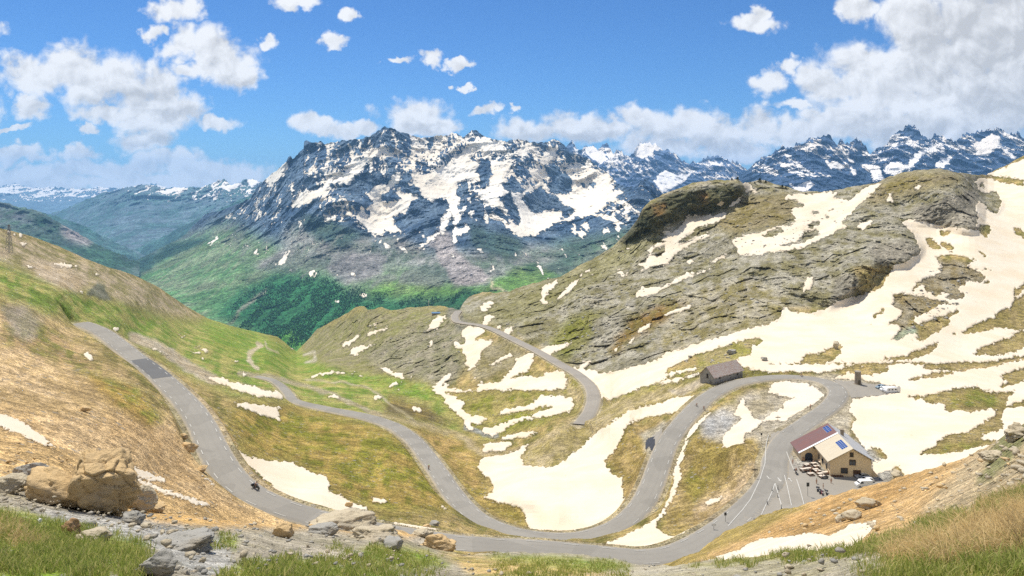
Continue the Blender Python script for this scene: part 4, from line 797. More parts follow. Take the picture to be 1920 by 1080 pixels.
# ------------------------------------------------------------------ roads and hard ground
def asphalt(name, c, c2, tracks=True):
    m, nt, N, L, bs = newmat(name); co = N.new('ShaderNodeTexCoord').outputs['Object']
    a = nnoise(nt, co, .09, 6, .7); b = nnoise(nt, co, 9, 3, .6); k = nnoise(nt, co, .9, 6, .7)
    base = nmix(nt, nmath(nt, 'MULTIPLY_ADD', a, 2.4, -.7, clamp=True), c, c2)
    base = nmix(nt, nmath(nt, 'MULTIPLY', nmath(nt, 'GREATER_THAN', k, .6), .35), base, tuple(v*.7 for v in c))
    base = nmix(nt, nmath(nt, 'MULTIPLY', b, .3), base, tuple(v*.72 for v in c))
    if tracks:
        la = N.new('ShaderNodeAttribute'); la.attribute_name = 'lat'; q = nmath(nt, 'ABSOLUTE', la.outputs['Fac'])
        tr = nmath(nt, 'SUBTRACT', 1, nmath(nt, 'MULTIPLY', nmath(nt, 'ABSOLUTE', nmath(nt, 'SUBTRACT', nmath(nt, 'ABSOLUTE', nmath(nt, 'SUBTRACT', q, .25)), .11)), 14), clamp=True)
        base = nmix(nt, nmath(nt, 'MULTIPLY', tr, nmath(nt, 'MULTIPLY', a, .5)), base, tuple(v*.72 for v in c))
        ed = N.new('ShaderNodeMapRange'); ed.interpolation_type = 'SMOOTHSTEP'; L.new(nmath(nt, 'MULTIPLY_ADD', nmath(nt, 'SUBTRACT', k, .5), .28, q), ed.inputs[0]); ed.inputs[1].default_value = .445; ed.inputs[2].default_value = .50
        base = nmix(nt, ed.outputs[0], base, (.36, .31, .23))
        pv_ = N.new('ShaderNodeTexVoronoi'); pv_.inputs['Scale'].default_value = .13; L.new(co, pv_.inputs['Vector']); sp_ = N.new('ShaderNodeSeparateColor'); L.new(pv_.outputs['Color'], sp_.inputs[0])
        base = nmix(nt, nmath(nt, 'MULTIPLY', nmath(nt, 'GREATER_THAN', sp_.outputs[0], .72), .28), base, tuple(v*.6 for v in c))
    L.new(base, bs.inputs['Base Color']); bs.inputs['Roughness'].default_value = .92; bs.inputs['Specular IOR Level'].default_value = .2
    return m
M_ASP = asphalt('asphalt', (.31, .288, .245), (.25, .233, .20)); M_NEW = asphalt('new_asphalt', (.15, .148, .142), (.12, .12, .118), False)
M_PAINT = flat_mat('road_paint', (.62, .60, .54), .85, .2, 3); M_LAY = asphalt('lay_by_gravel', (.33, .30, .25), (.27, .245, .2), False)
def lift(y): return .03+.0006*np.maximum(y-150, 0)
def normals(c):
    t = np.gradient(c[:, :2], axis=0); t /= np.linalg.norm(t, axis=1)[:, None]+1e-9; return np.stack([t[:, 1], -t[:, 0]], -1)
def strip(name, c, off_a, off_b, dz, mat, skirt=0.0, sel=None):
    """ribbon along a centre line between two lateral offsets (arrays or numbers)"""
    n = normals(c); a = np.broadcast_to(off_a, len(c)); b = np.broadcast_to(off_b, len(c)); z = c[:, 2]+lift(c[:, 1])+dz
    R = []
    if skirt: R.append(np.c_[c[:, :2]+n*(a-skirt)[:, None], z-skirt*.9])
    R += [np.c_[c[:, :2]+n*(a+(b-a)*k)[:, None], z+.04*math.sin(k*math.pi)] for k in np.linspace(0, 1, 5)]
    if skirt: R.append(np.c_[c[:, :2]+n*(b+skirt)[:, None], z-skirt*.9])
    V = np.stack(R, 1); m = V.shape[1]; idx = np.arange(len(c)*m).reshape(-1, m); rows = np.arange(len(c)-1)
    if sel is not None: rows = rows[sel[:-1] & sel[1:]]
    Q = np.stack([idx[rows, :-1], idx[rows, 1:], idx[rows+1, 1:], idx[rows+1, :-1]], -1).reshape(-1, 4)
    lat = np.linspace(-.5, .5, 5); lat = np.r_[-.5, lat, .5] if skirt else lat
    return mesh_np(name, V.reshape(-1, 3), Q, mat, {'lat': np.tile(lat, len(c))}, kind='structure')
road = strip('road', main_c, -W_MAIN/2, W_MAIN/2, 0, M_ASP, .45)
road2 = strip('road', far_c, -W_FAR/2, W_FAR/2, 0, asphalt('worn_asphalt', (.33, .30, .25), (.28, .25, .21)), .45)
def dashes(c, s, off, w, on, period, s0, s1):
    ph = (s % period) < on; return strip('edge_line', c, off-w/2, off+w/2, .06, M_PAINT, 0, ph & (s > s0) & (s < s1))
def fine(c, s, n=.4):
    u = np.arange(0, s[-1], n); return np.stack([np.interp(u, s, c[:, k]) for k in range(3)], -1), u
fc, fs = fine(main_c, main_s)
iplaza = int(np.argmin(np.hypot(main_c[:, 0]-57, main_c[:, 1]-176))); sp0 = main_s[iplaza]
end = main_s[-1]*.86
for off in (-2.45, 2.45):
    for a, b in ((0, sp0-14), (sp0+52, end)):
        e = dashes(fc, fs, off, .17, 3.0, 6.8, a, b); e.parent = road; del e['kind']
ip = (main_c[:, 0] < -104) & (main_c[:, 0] > -122) & (np.arange(len(main_c)) < iplaza)
e = strip('asphalt_patch', main_c, -W_MAIN/2+.1, W_MAIN/2-.9, .03, M_NEW, 0, ip); e.parent = road; del e['kind']
def drape(name, poly, dz, mat, st=2.0, thick=.0, kind='structure', g=None):
    g = g or GM; poly = P(poly) if isinstance(poly, str) else poly; m = np.zeros((RH, RW), np.float32); fill(m, poly); m = blur(m, 1)
    p = np.array(poly); xs = np.arange(p[:, 0].min()-4, p[:, 0].max()+5, st); ys = np.arange(p[:, 1].min()-4, p[:, 1].max()+5, st*.6)
    X, Y = np.meshgrid(xs, ys, indexing='ij'); k = samp(m, X, Y); V = atv(g, X.ravel(), Y.ravel())
    V[:, 2] += dz; idx = np.arange(len(V)).reshape(len(xs), len(ys)); kk = k > .4
    f = kk[:-1, :-1] & kk[1:, :-1] & kk[1:, 1:] & kk[:-1, 1:]
    Q = np.stack([idx[:-1, :-1], idx[1:, :-1], idx[1:, 1:], idx[:-1, 1:]], -1)[f]
    return mesh_np(name, V, Q, mat, kind=kind)
plaza = drape('forecourt', "1443,822 1466,812 1476,838 1490,862 1503,890 1560,893 1636,890 1660,893 1640,925 1560,950 1520,980 1440,1010 1392,1000 1362,992 1400,955 1428,907 1437,877 1438,853", .17, M_LAY)
drape('car_park', "1560,712 1600,716 1650,722 1690,728 1688,739 1640,744 1596,748 1580,735", .12, M_LAY)
drape('lay_by', "1207,832 1225,815 1244,800 1240,850 1228,868 1212,856", .1, M_LAY)
drape('tar_patch', "1207,834 1212,824 1222,819 1230,820 1226,832 1227,842 1231,854 1227,862 1219,861 1211,850", .2, flat_mat('tar', (.045, .047, .055), .7, .15, 1.5))
def ground_at(px, py, zz=-72.0):
    """point on the level forecourt seen at a pixel"""
    y = -zz*F/(py-PY0); return Vector((y*(px-PX0)/F, y, zz))
def mark(pl, w=.17, dash=None):
    mb = MB(); pts = [at(GM, *p)+Vector((0, 0, .24)) for p in P(pl)]
    for a, b in zip(pts[:-1], pts[1:]):
        d = (b-a); L_ = d.length; t = d/L_; n = Vector((t.y, -t.x, 0)).normalized()*w/2
        segs = [(0, L_)] if not dash else [(q, min(q+dash[0], L_)) for q in np.arange(0, L_, dash[1])]
        for q0, q1 in segs:
            A, B = a+t*q0, a+t*q1; mb.b.faces.new([mb.b.verts.new(v) for v in (A-n, B-n, B+n, A+n)])
    o = mb.build('lane_line', M_PAINT, plaza); return o
mark("1441,824 1437,840 1435.5,853 1434,877 1425,906.6 1407,942 1392.6,960 1366,988"); mark("1468,822 1470,832 1476,852 1483,870 1490,886")
mark("1453,908 1446,925 1437,942 1428,958"); mark("1453,908 1457,920 1462,936 1466.6,949"); mark("1471,892 1476,912 1484,943"); mark("1494,901 1500,920 1508,945")
for px, py, dy in ((1441, 900, 1), (1461, 901, 1), (1481, 901, -1)):
    c = at(GM, px, py)+Vector((0, 0, .25)); mb = MB(); s = -dy
    for q in ([(-.12, -1.3*s), (.12, -1.3*s), (.12, .3*s), (-.12, .3*s)], [(-.42, .3*s), (.42, .3*s), (0, 1.3*s)]):
        mb.b.faces.new([mb.b.verts.new((c.x+a, c.y+b, c.z)) for a, b in q])
    mb.build('lane_arrow', M_PAINT, plaza)
# ------------------------------------------------------------------ materials for built things
M_CREAM = flat_mat('cream_render', (.74, .58, .36), .9, .10, .8, rgb2=(.66, .51, .31)); M_DARK = flat_mat('dark_timber', (.05, .035, .025), .7, .2, 3)
M_WHITE = flat_mat('white_paint', (.78, .77, .74), .5, .05, 2); M_GLASS = flat_mat('dark_glass', (.02, .025, .03), .15, .1, 1, spec=.6)
M_TYRE = flat_mat('tyre_rubber', (.02, .02, .02), .85, .1, 4); M_STEEL = flat_mat('grey_steel', (.25, .25, .25), .45, .1, 5, .6); M_RUST = flat_mat('rusty_iron', (.2, .11, .07), .85, .3, .8, rgb2=(.13, .11, .10))
M_STONE = flat_mat('grey_stone', (.34, .28, .2), .95, .2, 1.6, rgb2=(.22, .18, .135), bump=.6); M_BRN = flat_mat('brown_wood', (.12, .06, .03), .8, .2, 3)
def sheet_roof(name, a, b, seam, scale=1.0):
    """ribbed metal roofing with run-off staining"""
    m, nt, N, L, bs = newmat(name); tc = N.new('ShaderNodeTexCoord').outputs['Object']; mp = N.new('ShaderNodeMapping'); L.new(tc, mp.inputs[0]); mp.inputs['Scale'].default_value = (.25, 1.6, .25)
    n = nnoise(nt, mp.outputs[0], 1.1*scale, 6, .7); n2 = nnoise(nt, tc, .5, 3, .6)
    base = nmix(nt, nmath(nt, 'MULTIPLY_ADD', n, 3.0, -1.0, clamp=True), a, b)
    w_ = N.new('ShaderNodeTexWave'); w_.bands_direction = 'Y'; w_.inputs['Scale'].default_value = .55; L.new(tc, w_.inputs['Vector'])
    base = nmix(nt, nmath(nt, 'MULTIPLY', nmath(nt, 'GREATER_THAN', w_.outputs['Fac'], .96), .45), base, seam)
    base = nmix(nt, nmath(nt, 'MULTIPLY', n2, .25), base, seam)
    L.new(base, bs.inputs['Base Color']); bs.inputs['Roughness'].default_value = .55; return m
M_RCREAM = sheet_roof('pale_roof', (.58, .5, .36), (.52, .44, .30), (.4, .34, .24)); M_RRED = sheet_roof('red_roof', (.20, .065, .042), (.14, .085, .075), (.10, .05, .045)); M_RGREY = sheet_roof('grey_roof', (.44, .44, .43), (.36, .36, .36), (.3, .3, .3))
M_RRUST = sheet_roof('rusty_roof', (.46, .42, .37), (.34, .19, .12), (.56, .54, .50), 1.8)
# ------------------------------------------------------------------ the refuge
H0 = ground_at(1556.5, 893.5); house = empty('mountain_refuge', H0, -.10)
tag(house, 'cream walled mountain refuge with red and cream metal roof beside the road', 'house')
AX, AZ_, EL_, ER = 5.3, 7.1, 4.1, 4.55
wl = MB(); wl.prism([(0, -.5), (9.8, -.5), (9.8, ER), (AX, AZ_), (0, EL_)], 0, 11, 'y'); wl.prism([(-4, -.5), (9.8, -.5), (9.8, ER), (AX, AZ_), (-4, 1.95)], 11.003, 19, 'y')
wall_o = wl.build('wall', M_CREAM, house)
def slab(name, xa, za, xb, zb, y0, y1, mat, t=.14):
    mb = MB(); mb.hexa([(xa, y0, za), (xb, y0, zb), (xb, y1, zb), (xa, y1, za), (xa, y0, za+t), (xb, y0, zb+t), (xb, y1, zb+t), (xa, y1, za+t)]); return mb.build(name, mat, house)
sl = (AZ_-EL_)/AX
r1 = slab('roof', -.75, EL_-.75*sl+.03, AX, AZ_+.03, -.6, 11.25, M_RCREAM); r2 = slab('roof', -4.6, AZ_-.56*9.9+.03, AX, AZ_+.03, 11.26, 19.6, M_RRED); r3 = slab('roof', AX+.004, AZ_+.03, 10.6, ER-.8*.57+.03, -.6, 19.6, M_RGREY)
mb = MB(); mb.hexa([(-4.6, 10.75, AZ_-.56*9.9+.2), (AX, 10.75, AZ_+.2), (AX, 11.6, AZ_+.2), (-4.6, 11.6, AZ_-.56*9.9+.2), (-4.6, 10.75, AZ_-.56*9.9+.28), (AX, 10.75, AZ_+.28), (AX, 11.6, AZ_+.28), (-4.6, 11.6, AZ_-.56*9.9+.28)]); mb.build('barge_board', M_WHITE, house)
mb = MB(); mb.box(6.2, 11.6, 6, 6.95, 12.3, 7.9); mb.box(6.1, 11.5, 7.9, 7.05, 12.4, 8.05); mb.build('chimney', M_STONE, r3)
for k in range(7):
    x = AX+.5+k*.72; z = AZ_-.57*(x-AX)-.02; MB().box(x, -.55, z-.16, x+.12, -.02, z).build('rafter', M_DARK, house)
    x = AX-.6-k*.78; z = AZ_-sl*(AX-x)-.02; MB().box(x-.12, -.55, z-.16, x, -.02, z).build('rafter', M_DARK, house)
M_PV = flat_mat('solar_cell', (.02, .06, .25), .25, .1, 2, spec=.6); M_PVF = flat_mat('solar_frame', (.42, .47, .52), .4, .05, 2)
def solar(x0, x1, y0, y1, nx, ny, par):
    mb = MB(); q = lambda x, y, d: (x, y, AZ_-sl*(AX-x)+.17+d)
    def pl(a, b, c, d_, lo, hi, mi): mb.hexa([q(a, c, lo), q(b, c, lo), q(b, d_, lo), q(a, d_, lo), q(a, c, hi), q(b, c, hi), q(b, d_, hi), q(a, d_, hi)], mi)
    pl(x0, x1, y0, y1, .01, .06, 0); dx, dy = (x1-x0)/nx, (y1-y0)/ny
    for i in range(nx):
        for j in range(ny): pl(x0+i*dx+.03, x0+(i+1)*dx-.03, y0+j*dy+.06, y0+(j+1)*dy-.06, .065, .075, 1)
    mb.build('solar_panel', [M_PVF, M_PV], par)
solar(3.3, 4.75, 1.6, 6.9, 3, 6, r1); solar(3.5, 4.8, 14.2, 18.3, 2, 4, r2)
def window(x, z, w_, h, y=0, kind='window', mat=M_GLASS):
    mb = MB(); mb.box(x-w_/2, y-.05, z-h/2, x+w_/2, y+.02, z+h/2); o = mb.build(kind, mat, house)
    f = MB(); t = .09
    for a in ((x-w_/2-t, z-h/2-t, x-w_/2, z+h/2+t), (x+w_/2, z-h/2-t, x+w_/2+t, z+h/2+t), (x-w_/2, z+h/2, x+w_/2, z+h/2+t), (x-w_/2, z-h/2-t, x+w_/2, z-h/2), (x-.03, z-h/2, x+.03, z+h/2)): f.box(a[0], y-.09, a[1], a[2], y+.02, a[3])
    f.build('frame', M_BRN, o)
    if kind == 'window': f = MB(); f.box(x-w_/2-.15, y-.16, z-h/2-.2, x+w_/2+.15, y+.02, z-h/2-t-.003); f.build('sill', M_CREAM, o)
    return o
window(3.35, 1.55, 1.5, 1.2); window(5.3, 3.65, 1.35, 1.2); window(5.1, 5.55, .7, .95)
d = window(6.35, .85, 1.6, 1.75, kind='door', mat=M_BRN); mb = MB(); mb.box(5.75, -.1, .75, 5.82, -.055, .95); mb.build('handle', M_STEEL, d)
mb = MB(); pr = [(-3.0, 0), (-1.1, 0), (-1.1, 1.25)]+[(-2.05+.95*math.cos(t), 1.25+.75*math.sin(t)) for t in np.linspace(.15, math.pi-.15, 8)]+[(-3.0, 1.25)]
mb.prism(pr, 10.93, 11.05, 'y'); ad = mb.build('arched_door', flat_mat('dark_blue_door', (.03, .04, .055), .5, .1, 2), house)
mb = MB(); mb.box(.25, 10.9, 4.0, 1.3, 11.02, 4.9) if False else mb.box(-.9, 10.94, 3.05, -.2, 11.02, 3.5); mb.build('window', M_GLASS, house)
for yy_ in (2.2, 5.5, 8.6):
    mb = MB(); mb.box(-.06, yy_, .9, .02, yy_+1.1, 2.3); mb.build('window', M_GLASS, house)
mb = MB(); mb.box(.1, -.62, .02, 3.0, -.12, .5); mb.build('bench', M_BRN, None); o = bpy.data.objects['bench']; o.location = H0; o.rotation_euler = (0, 0, -.10); tag(o, 'low brown wooden bench against the cream gable wall', 'bench')
mb = MB(); mb.hexa([(9.8, 1.0, -.3), (12.2, 1.0, -.3), (12.2, 3.0, -.3), (9.8, 3, -.3), (9.8, 1, 2.2), (9.9, 1.0, 2.2), (9.9, 3, 2.2), (9.8, 3, 2.2)]); mb.build('buttress', M_CREAM, house)
mb = MB(); mb.hexa([(9.81, 11, -.3), (13.0, 11, -.3), (13.0, 19, -.3), (9.81, 19, -.3), (9.81, 11, 3.9), (13.0, 11, 2.3), (13.0, 19, 2.3), (9.81, 19, 3.9)]); mb.build('lean_to', M_RGREY, house)
# low wall with rusty stain beside the terrace
lw = MB(); p0, p1 = ground_at(1494.5, 850), ground_at(1507, 864); dv = (p1-p0).normalized(); nv = Vector((dv.y, -dv.x, 0))*.18
lw.hexa([tuple(p0-nv), tuple(p1-nv), tuple(p1+nv), tuple(p0+nv), tuple(p0-nv+Vector((0, 0, .75))), tuple(p1-nv+Vector((0, 0, .75))), tuple(p1+nv+Vector((0, 0, .75))), tuple(p0+nv+Vector((0, 0, .75)))])
o = lw.build('low_wall', flat_mat('stained_wall', (.34, .15, .06), .9, .2, 1.5, rgb2=(.42, .33, .22))); tag(o, 'low rust stained wall at the corner of the terrace', 'wall')
# ------------------------------------------------------------------ terrace furniture
table = empty('terrace_table', (0, 0, 0)); mb = MB(); mb.box(-.75, -.4, .62, .75, .4, .68); mb.build('table_top', flat_mat('pale_table', (.72, .62, .5), .6, .1, 3), table)
for sx in (-.6, .6):
    mb = MB(); mb.hexa([(sx-.04, -.55, 0), (sx+.04, -.55, 0), (sx+.04, .55, 0), (sx-.04, .55, 0), (sx-.04, -.2, .61), (sx+.04, -.2, .61), (sx+.04, .2, .61), (sx-.04, .2, .61)]); mb.build('leg', M_BRN, table)
for sy in (-.72, .72):
    mb = MB(); mb.box(-.75, sy-.13, .36, .75, sy+.13, .41); mb.box(-.62, sy-.05, 0, -.56, sy+.05, .355); mb.box(.56, sy-.05, 0, .62, sy+.05, .355); mb.build('seat', M_BRN, table)
TB = [(1513, 872, .2), (1526, 869.5, .2), (1531, 875, .25), (1541, 867.5, .1), (1516, 879, .2), (1520, 889, .15), (1533, 884, .2), (1538, 889, .3), (1547.5, 886.5, .25), (1506, 880.5, .1), (1541, 893.5, .3), (1529, 881, .2)]
for i, (px, py, rz) in enumerate(TB):
    o = table if i == 0 else copy_tree(table); o.location = ground_at(px, py+3); o.rotation_euler = (0, 0, rz)
    tag(o, 'pale topped wooden picnic table on the sunny terrace of the refuge', 'table', 'picnic tables on the refuge terrace')
# ------------------------------------------------------------------ the old stone shed and its fence
sa = at(GM, 1338, 722); sb = at(GM, 1393, 708); dr = sb-sa; ang = math.atan2(dr.y, dr.x); Ls = math.hypot(dr.x, dr.y); shed = empty('stone_shed', (sa.x, sa.y, min(sa.z, sb.z)+.1), ang)
tag(shed, 'long derelict stone shed with patched rusty sheet metal roof', 'shed')
Wd, He, Hr = 6.6, 2.9, 6.2
mb = MB(); mb.prism([(0, -2.5), (Wd, -2.5), (Wd, He), (Wd/2, Hr-.05), (0, He)], 0, Ls, 'x'); mb.build('wall', flat_mat('weathered_stone', (.40, .38, .34), .95, .2, .8, rgb2=(.24, .23, .22), bump=.5), shed)
def sslab(ya, za, yb, zb, x0, x1, t=.16):
    mb = MB(); n = 26; dx = (x1-x0)/n
    for i in range(n):
        k = .05*((i*7) % 3); x = x0+i*dx; e = (random.random()-.5)*.35
        yb2, zb2 = (ya+e, za+e*.9) if False else (ya, za)
        mb.hexa([(x, ya-e*.6, za-e*.55+k), (x+dx*.97, ya-e*.6, za-e*.55+k), (x+dx*.97, yb, zb+k), (x, yb, zb+k), (x, ya-e*.6, za-e*.55+k+t), (x+dx*.97, ya-e*.6, za-e*.55+k+t), (x+dx*.97, yb, zb+k+t), (x, yb, zb+k+t)])
    return mb.build('roof', M_RRUST, shed)
sslab(-.6, He-.45, Wd/2, Hr, -.5, Ls*.62); sslab(-.6, He-.35, Wd/2, Hr+.03, Ls*.62+.02, Ls+.4); sslab(Wd+.6, He-.45, Wd/2+.01, Hr, -.5, Ls+.4)
for x, z, w_, h in ((3.2, 1.5, .9, .7), (9.5, 1.9, .8, .7), (14.5, 1.3, 1.0, .8)):
    mb = MB(); mb.box(x, -.05, z, x+w_, .03, z+h); mb.build('window', M_DARK, shed)
mb = MB(); mb.box(-.05, 2.6, 1.8, .03, 3.5, 3.6); mb.build('door', M_DARK, shed)
fence = empty('paling_fence', sa); tag(fence, 'thin dark paling fence round the old stone shed', 'fence')
fp = []
for a, b, n in (((1298, 707), (1338, 727), 13), ((1338, 727), (1396, 711), 19), ((1396, 711), (1416, 704), 8)):
    A, B = at(GM, *a), at(GM, *b)
    for k in range(n): fp.append(A.lerp(B, k/n))
for k, q in enumerate(fp):
    h = 1.7+.5*random.random(); mb = MB(); mb.tube([q-sa-Vector((0, 0, .8)), q-sa+Vector((random.uniform(-.1, .1), 0, h))], .075, 5); mb.build('post', M_DARK, fence)
mb = MB(); mb.tube([q-sa+Vector((0, 0, 1.2)) for q in fp], .03, 4); mb.tube([q-sa+Vector((0, 0, .5)) for q in fp], .03, 4); mb.build('rail', M_DARK, fence)
# ------------------------------------------------------------------ round memorial tower
tp = at(GM, 1608, 720.5); tw = empty('stone_tower', tp); tag(tw, 'round grey stone memorial tower beside the gravel car park', 'tower')
def lathe(pr, n=24):
    mb = MB(); R = [[mb.b.verts.new((r*math.cos(k*2*math.pi/n), r*math.sin(k*2*math.pi/n), z)) for k in range(n)] for r, z in pr]
    for A, B in zip(R[:-1], R[1:]):
        for k in range(n): mb.b.faces.new((A[k], A[(k+1) % n], B[(k+1) % n], B[k]))
    mb.b.faces.new(R[0][::-1]); mb.b.faces.new(R[-1]); return mb
lathe([(1.5, -.6), (1.45, .35), (1.22, .4), (1.05, 4.6)]).build('shaft', M_STONE, tw); lathe([(1.12, 4.603), (1.15, 4.95), (.9, 5.1), (.3, 5.2)]).build('cap', flat_mat('pale_cap', (.36, .31, .24), .9, .1, 2), tw); mb = MB(); mb.box(-.3, -1.52, .4, .3, -1.1, 1.8); mb.build('plaque', flat_mat('bronze', (.12, .1, .07), .5, .1, 2, .5), tw)
# ------------------------------------------------------------------ vehicles (length along local x, nose at -x)
def car(name, body, L_=4.0, W_=1.7, prof=None, glass=None, hood=True):
    root = empty(name, (0, 0, 0)); mb = MB(); mb.prism(prof, -W_/2, W_/2, 'y'); mb.build('body', body, root, bevel=.05)
    for s in (-1, 1):
        for g in glass:
            mb = MB(); mb.prism(g, s*W_/2-.012, s*W_/2+.012, 'y'); mb.build('window', M_GLASS, root)
        for x in (-L_*.31, L_*.29):
            mb = MB(); mb.disc((x, s*(W_/2-.08), .31), .31, .2, 'y', 16); wh = mb.build('wheel', M_TYRE, root); mb = MB(); mb.disc((x, s*(W_/2+.01), .31), .18, .06, 'y', 12); mb.build('rim', M_STEEL, wh)
        mb = MB(); mb.box(-L_/2-.02, s*W_*.36-.16, .62, -L_/2+.06, s*W_*.36+.16, .78); mb.build('headlight', M_WHITE, root)
    return root
HATCH = [(-2, .28), (-2, .72), (-1.85, .86), (-1.05, .98), (-.45, 1.42), (.9, 1.46), (1.6, 1.32), (1.96, .92), (2, .3)]
HG = [[(-.92, .98), (-.42, 1.34), (.15, 1.37), (.15, .98)], [(.22, .98), (.22, 1.37), (.95, 1.37), (1.5, 1.24), (1.6, 1.0)]]
VAN = [(-2.35, .3), (-2.35, .95), (-2.2, 1.1), (-1.65, 1.25), (-1.15, 1.95), (-.9, 2.05), (2.3, 2.05), (2.35, 1.95), (2.35, .3)]
VG = [[(-1.5, 1.25), (-1.08, 1.82), (-.45, 1.82), (-.45, 1.25)]]
def screen(root, a, b, W_):
    mb = MB(); (x0, z0), (x1, z1) = a, b; nx, nz = (z0-z1), (x1-x0); l = math.hypot(nx, nz); nx, nz = nx/l*.02, nz/l*.02
    mb.hexa([(x0, -W_/2, z0), (x0, W_/2, z0), (x1, W_/2*.9, z1), (x1, -W_/2*.9, z1), (x0+nx, -W_/2, z0+nz), (x0+nx, W_/2, z0+nz), (x1+nx, W_/2*.9, z1+nz), (x1+nx, -W_/2*.9, z1+nz)]); mb.build('windscreen', M_GLASS, root)
def place(o, p, rz, s=1.0): o.location = p; o.rotation_euler = (0, 0, rz); o.scale = (s, s, s)
M_SILV = flat_mat('silver_paint', (.5, .53, .55), .3, .04, 2, .4, spec=.5); M_CWHT = flat_mat('white_car_paint', (.8, .8, .78), .3, .03, 2, spec=.5); M_NAVY = flat_mat('pale_blue_paint', (.3, .38, .42), .3, .05, 2, .3, spec=.5)
c1 = car('parked_car', M_SILV, 4, 1.7, HATCH, HG); screen(c1, (-1.0, 1.0), (-.47, 1.4), 1.45); place(c1, ground_at(1616.5, 896.5), .12, .82); tag(c1, 'silver hatchback parked closest to the refuge gable wall', 'car')
c2 = car('parked_car', M_CWHT, 4, 1.7, HATCH, HG); screen(c2, (-1.0, 1.0), (-.47, 1.4), 1.45); place(c2, ground_at(1624.5, 904), .1, .82); tag(c2, 'white hatchback parked between the silver car and the white van', 'car')
v1 = car('parked_van', M_CWHT, 4.7, 1.85, VAN, VG); screen(v1, (-1.62, 1.28), (-1.13, 1.92), 1.6); place(v1, ground_at(1619, 912.5), .05, .80); tag(v1, 'white panel van parked at the edge of the orange slope', 'van')
c3 = car('parked_car', M_NAVY, 4, 1.7, HATCH, HG); screen(c3, (-1.0, 1.0), (-.47, 1.4), 1.45); place(c3, at(GM, 1652, 729)+Vector((0, 0, .12)), .25, .95); tag(c3, 'grey blue hatchback farthest back in the gravel car park near the tower', 'car')
c4 = car('parked_van', M_CWHT, 4.7, 1.85, VAN, VG); screen(c4, (-1.62, 1.28), (-1.13, 1.92), 1.6); place(c4, at(GM, 1660, 733)+Vector((0, 0, .12)), .2, .78); tag(c4, 'white camper van parked between the blue car and the caravan', 'van')
cv = empty('caravan', (0, 0, 0)); mb = MB(); mb.prism([(-2.6, .45), (-2.75, 1.2), (-2.3, 2.25), (-1.9, 2.45), (2.2, 2.45), (2.6, 2.2), (2.75, .9), (2.6, .45)], -1.05, 1.05, 'y'); mb.build('body', M_CWHT, cv, bevel=.12)
for s in (-1, 1):
    for x in (-1.9, -.5, .9):
        mb = MB(); mb.box(x, s*1.06-.012, 1.35, x+.85, s*1.06+.012, 1.85); mb.build('window', M_GLASS, cv)
    mb = MB(); mb.disc((.2, s*.95, .32), .32, .2, 'y', 16); mb.build('wheel', M_TYRE, cv)
mb = MB(); mb.box(-3.7, -.06, .4, -2.6, .06, .5); mb.box(-3.6, -.05, 0, -3.5, .05, .4); mb.build('tow_bar', M_STEEL, cv); mb = MB(); mb.box(-.1, -1.08, .5, .55, -1.052, 2.1) if False else mb.box(1.9, -1.08, .5, 2.45, -1.052, 2.05); mb.build('door', flat_mat('cream_door', (.62, .6, .54), .5, .05, 2), cv)
place(cv, at(GM, 1671, 737)+Vector((0, 0, .12)), .18, .9); tag(cv, 'white touring caravan parked nearest the viewer in the gravel car park', 'caravan')
# ------------------------------------------------------------------ motorcycles, bicycles, people
M_RED = flat_mat('red_paint', (.4, .03, .03), .35, .05, 2, spec=.5); M_BLK = flat_mat('black_paint', (.02, .02, .022), .4, .1, 3, spec=.5)
def moto(body):
    r = empty('motorcycle', (0, 0, 0))
    for x in (-.75, .72):
        mb = MB(); mb.ring((x, 0, .32), .26, .06); wh = mb.build('wheel', M_TYRE, r); mb = MB(); mb.disc((x, 0, .32), .2, .03, 'y', 12); mb.build('rim', M_STEEL, wh)
    mb = MB(); mb.prism([(-.45, .5), (-.5, .85), (-.25, 1.0), (.1, .85), (.85, .95), (.9, .8), (.4, .55), (.3, .3), (-.35, .3)], -.16, .16, 'y'); mb.build('body', body, r, bevel=.03)
    mb = MB(); mb.tube([(-.75, .1, .32), (-.5, .1, .95)], .035); mb.tube([(-.75, -.1, .32), (-.5, -.1, .95)], .035); mb.build('fork', M_STEEL, r)
    mb = MB(); mb.tube([(-.42, -.38, 1.02), (-.5, -.15, 1.05), (-.5, .15, 1.05), (-.42, .38, 1.02)], .022); mb.build('handlebar', M_BLK, r)
    mb = MB(); mb.box(-.05, -.14, .86, .75, .14, .97); mb.build('saddle', M_BLK, r); mb = MB(); mb.box(.62, -.42, .55, .95, -.2, .9); mb.box(.62, .2, .55, .95, .42, .9); mb.build('pannier', M_BLK, r)
    mb = MB(); mb.disc((-.6, 0, .92), .11, .1, 'x', 12); mb.build('headlight', M_WHITE, r); return r
def bike(col):
    r = empty('bicycle', (0, 0, 0))
    for x in (-.52, .52):
        mb = MB(); mb.ring((x, 0, .34), .33, .022, n=22); mb.build('wheel', M_TYRE, r)
    mb = MB()
    for a, b in (((-.52, 0, .34), (-.4, 0, .92)), ((-.42, 0, .82), (.0, 0, .3)), ((-.41, 0, .88), (.2, 0, .88)), ((0, 0, .3), (.24, 0, .98)), ((0, 0, .3), (.52, 0, .34)), ((.2, 0, .85), (.52, 0, .34))): mb.tube([a, b], .02)
    mb.build('frame', col, r); mb = MB(); mb.box(.12, -.07, .98, .38, .07, 1.03); mb.build('saddle', M_BLK, r)
    mb = MB(); mb.tube([(-.52, -.2, .95), (-.42, -.18, .98), (-.42, .18, .98), (-.52, .2, .95)], .016); mb.build('handlebar', M_BLK, r); return r
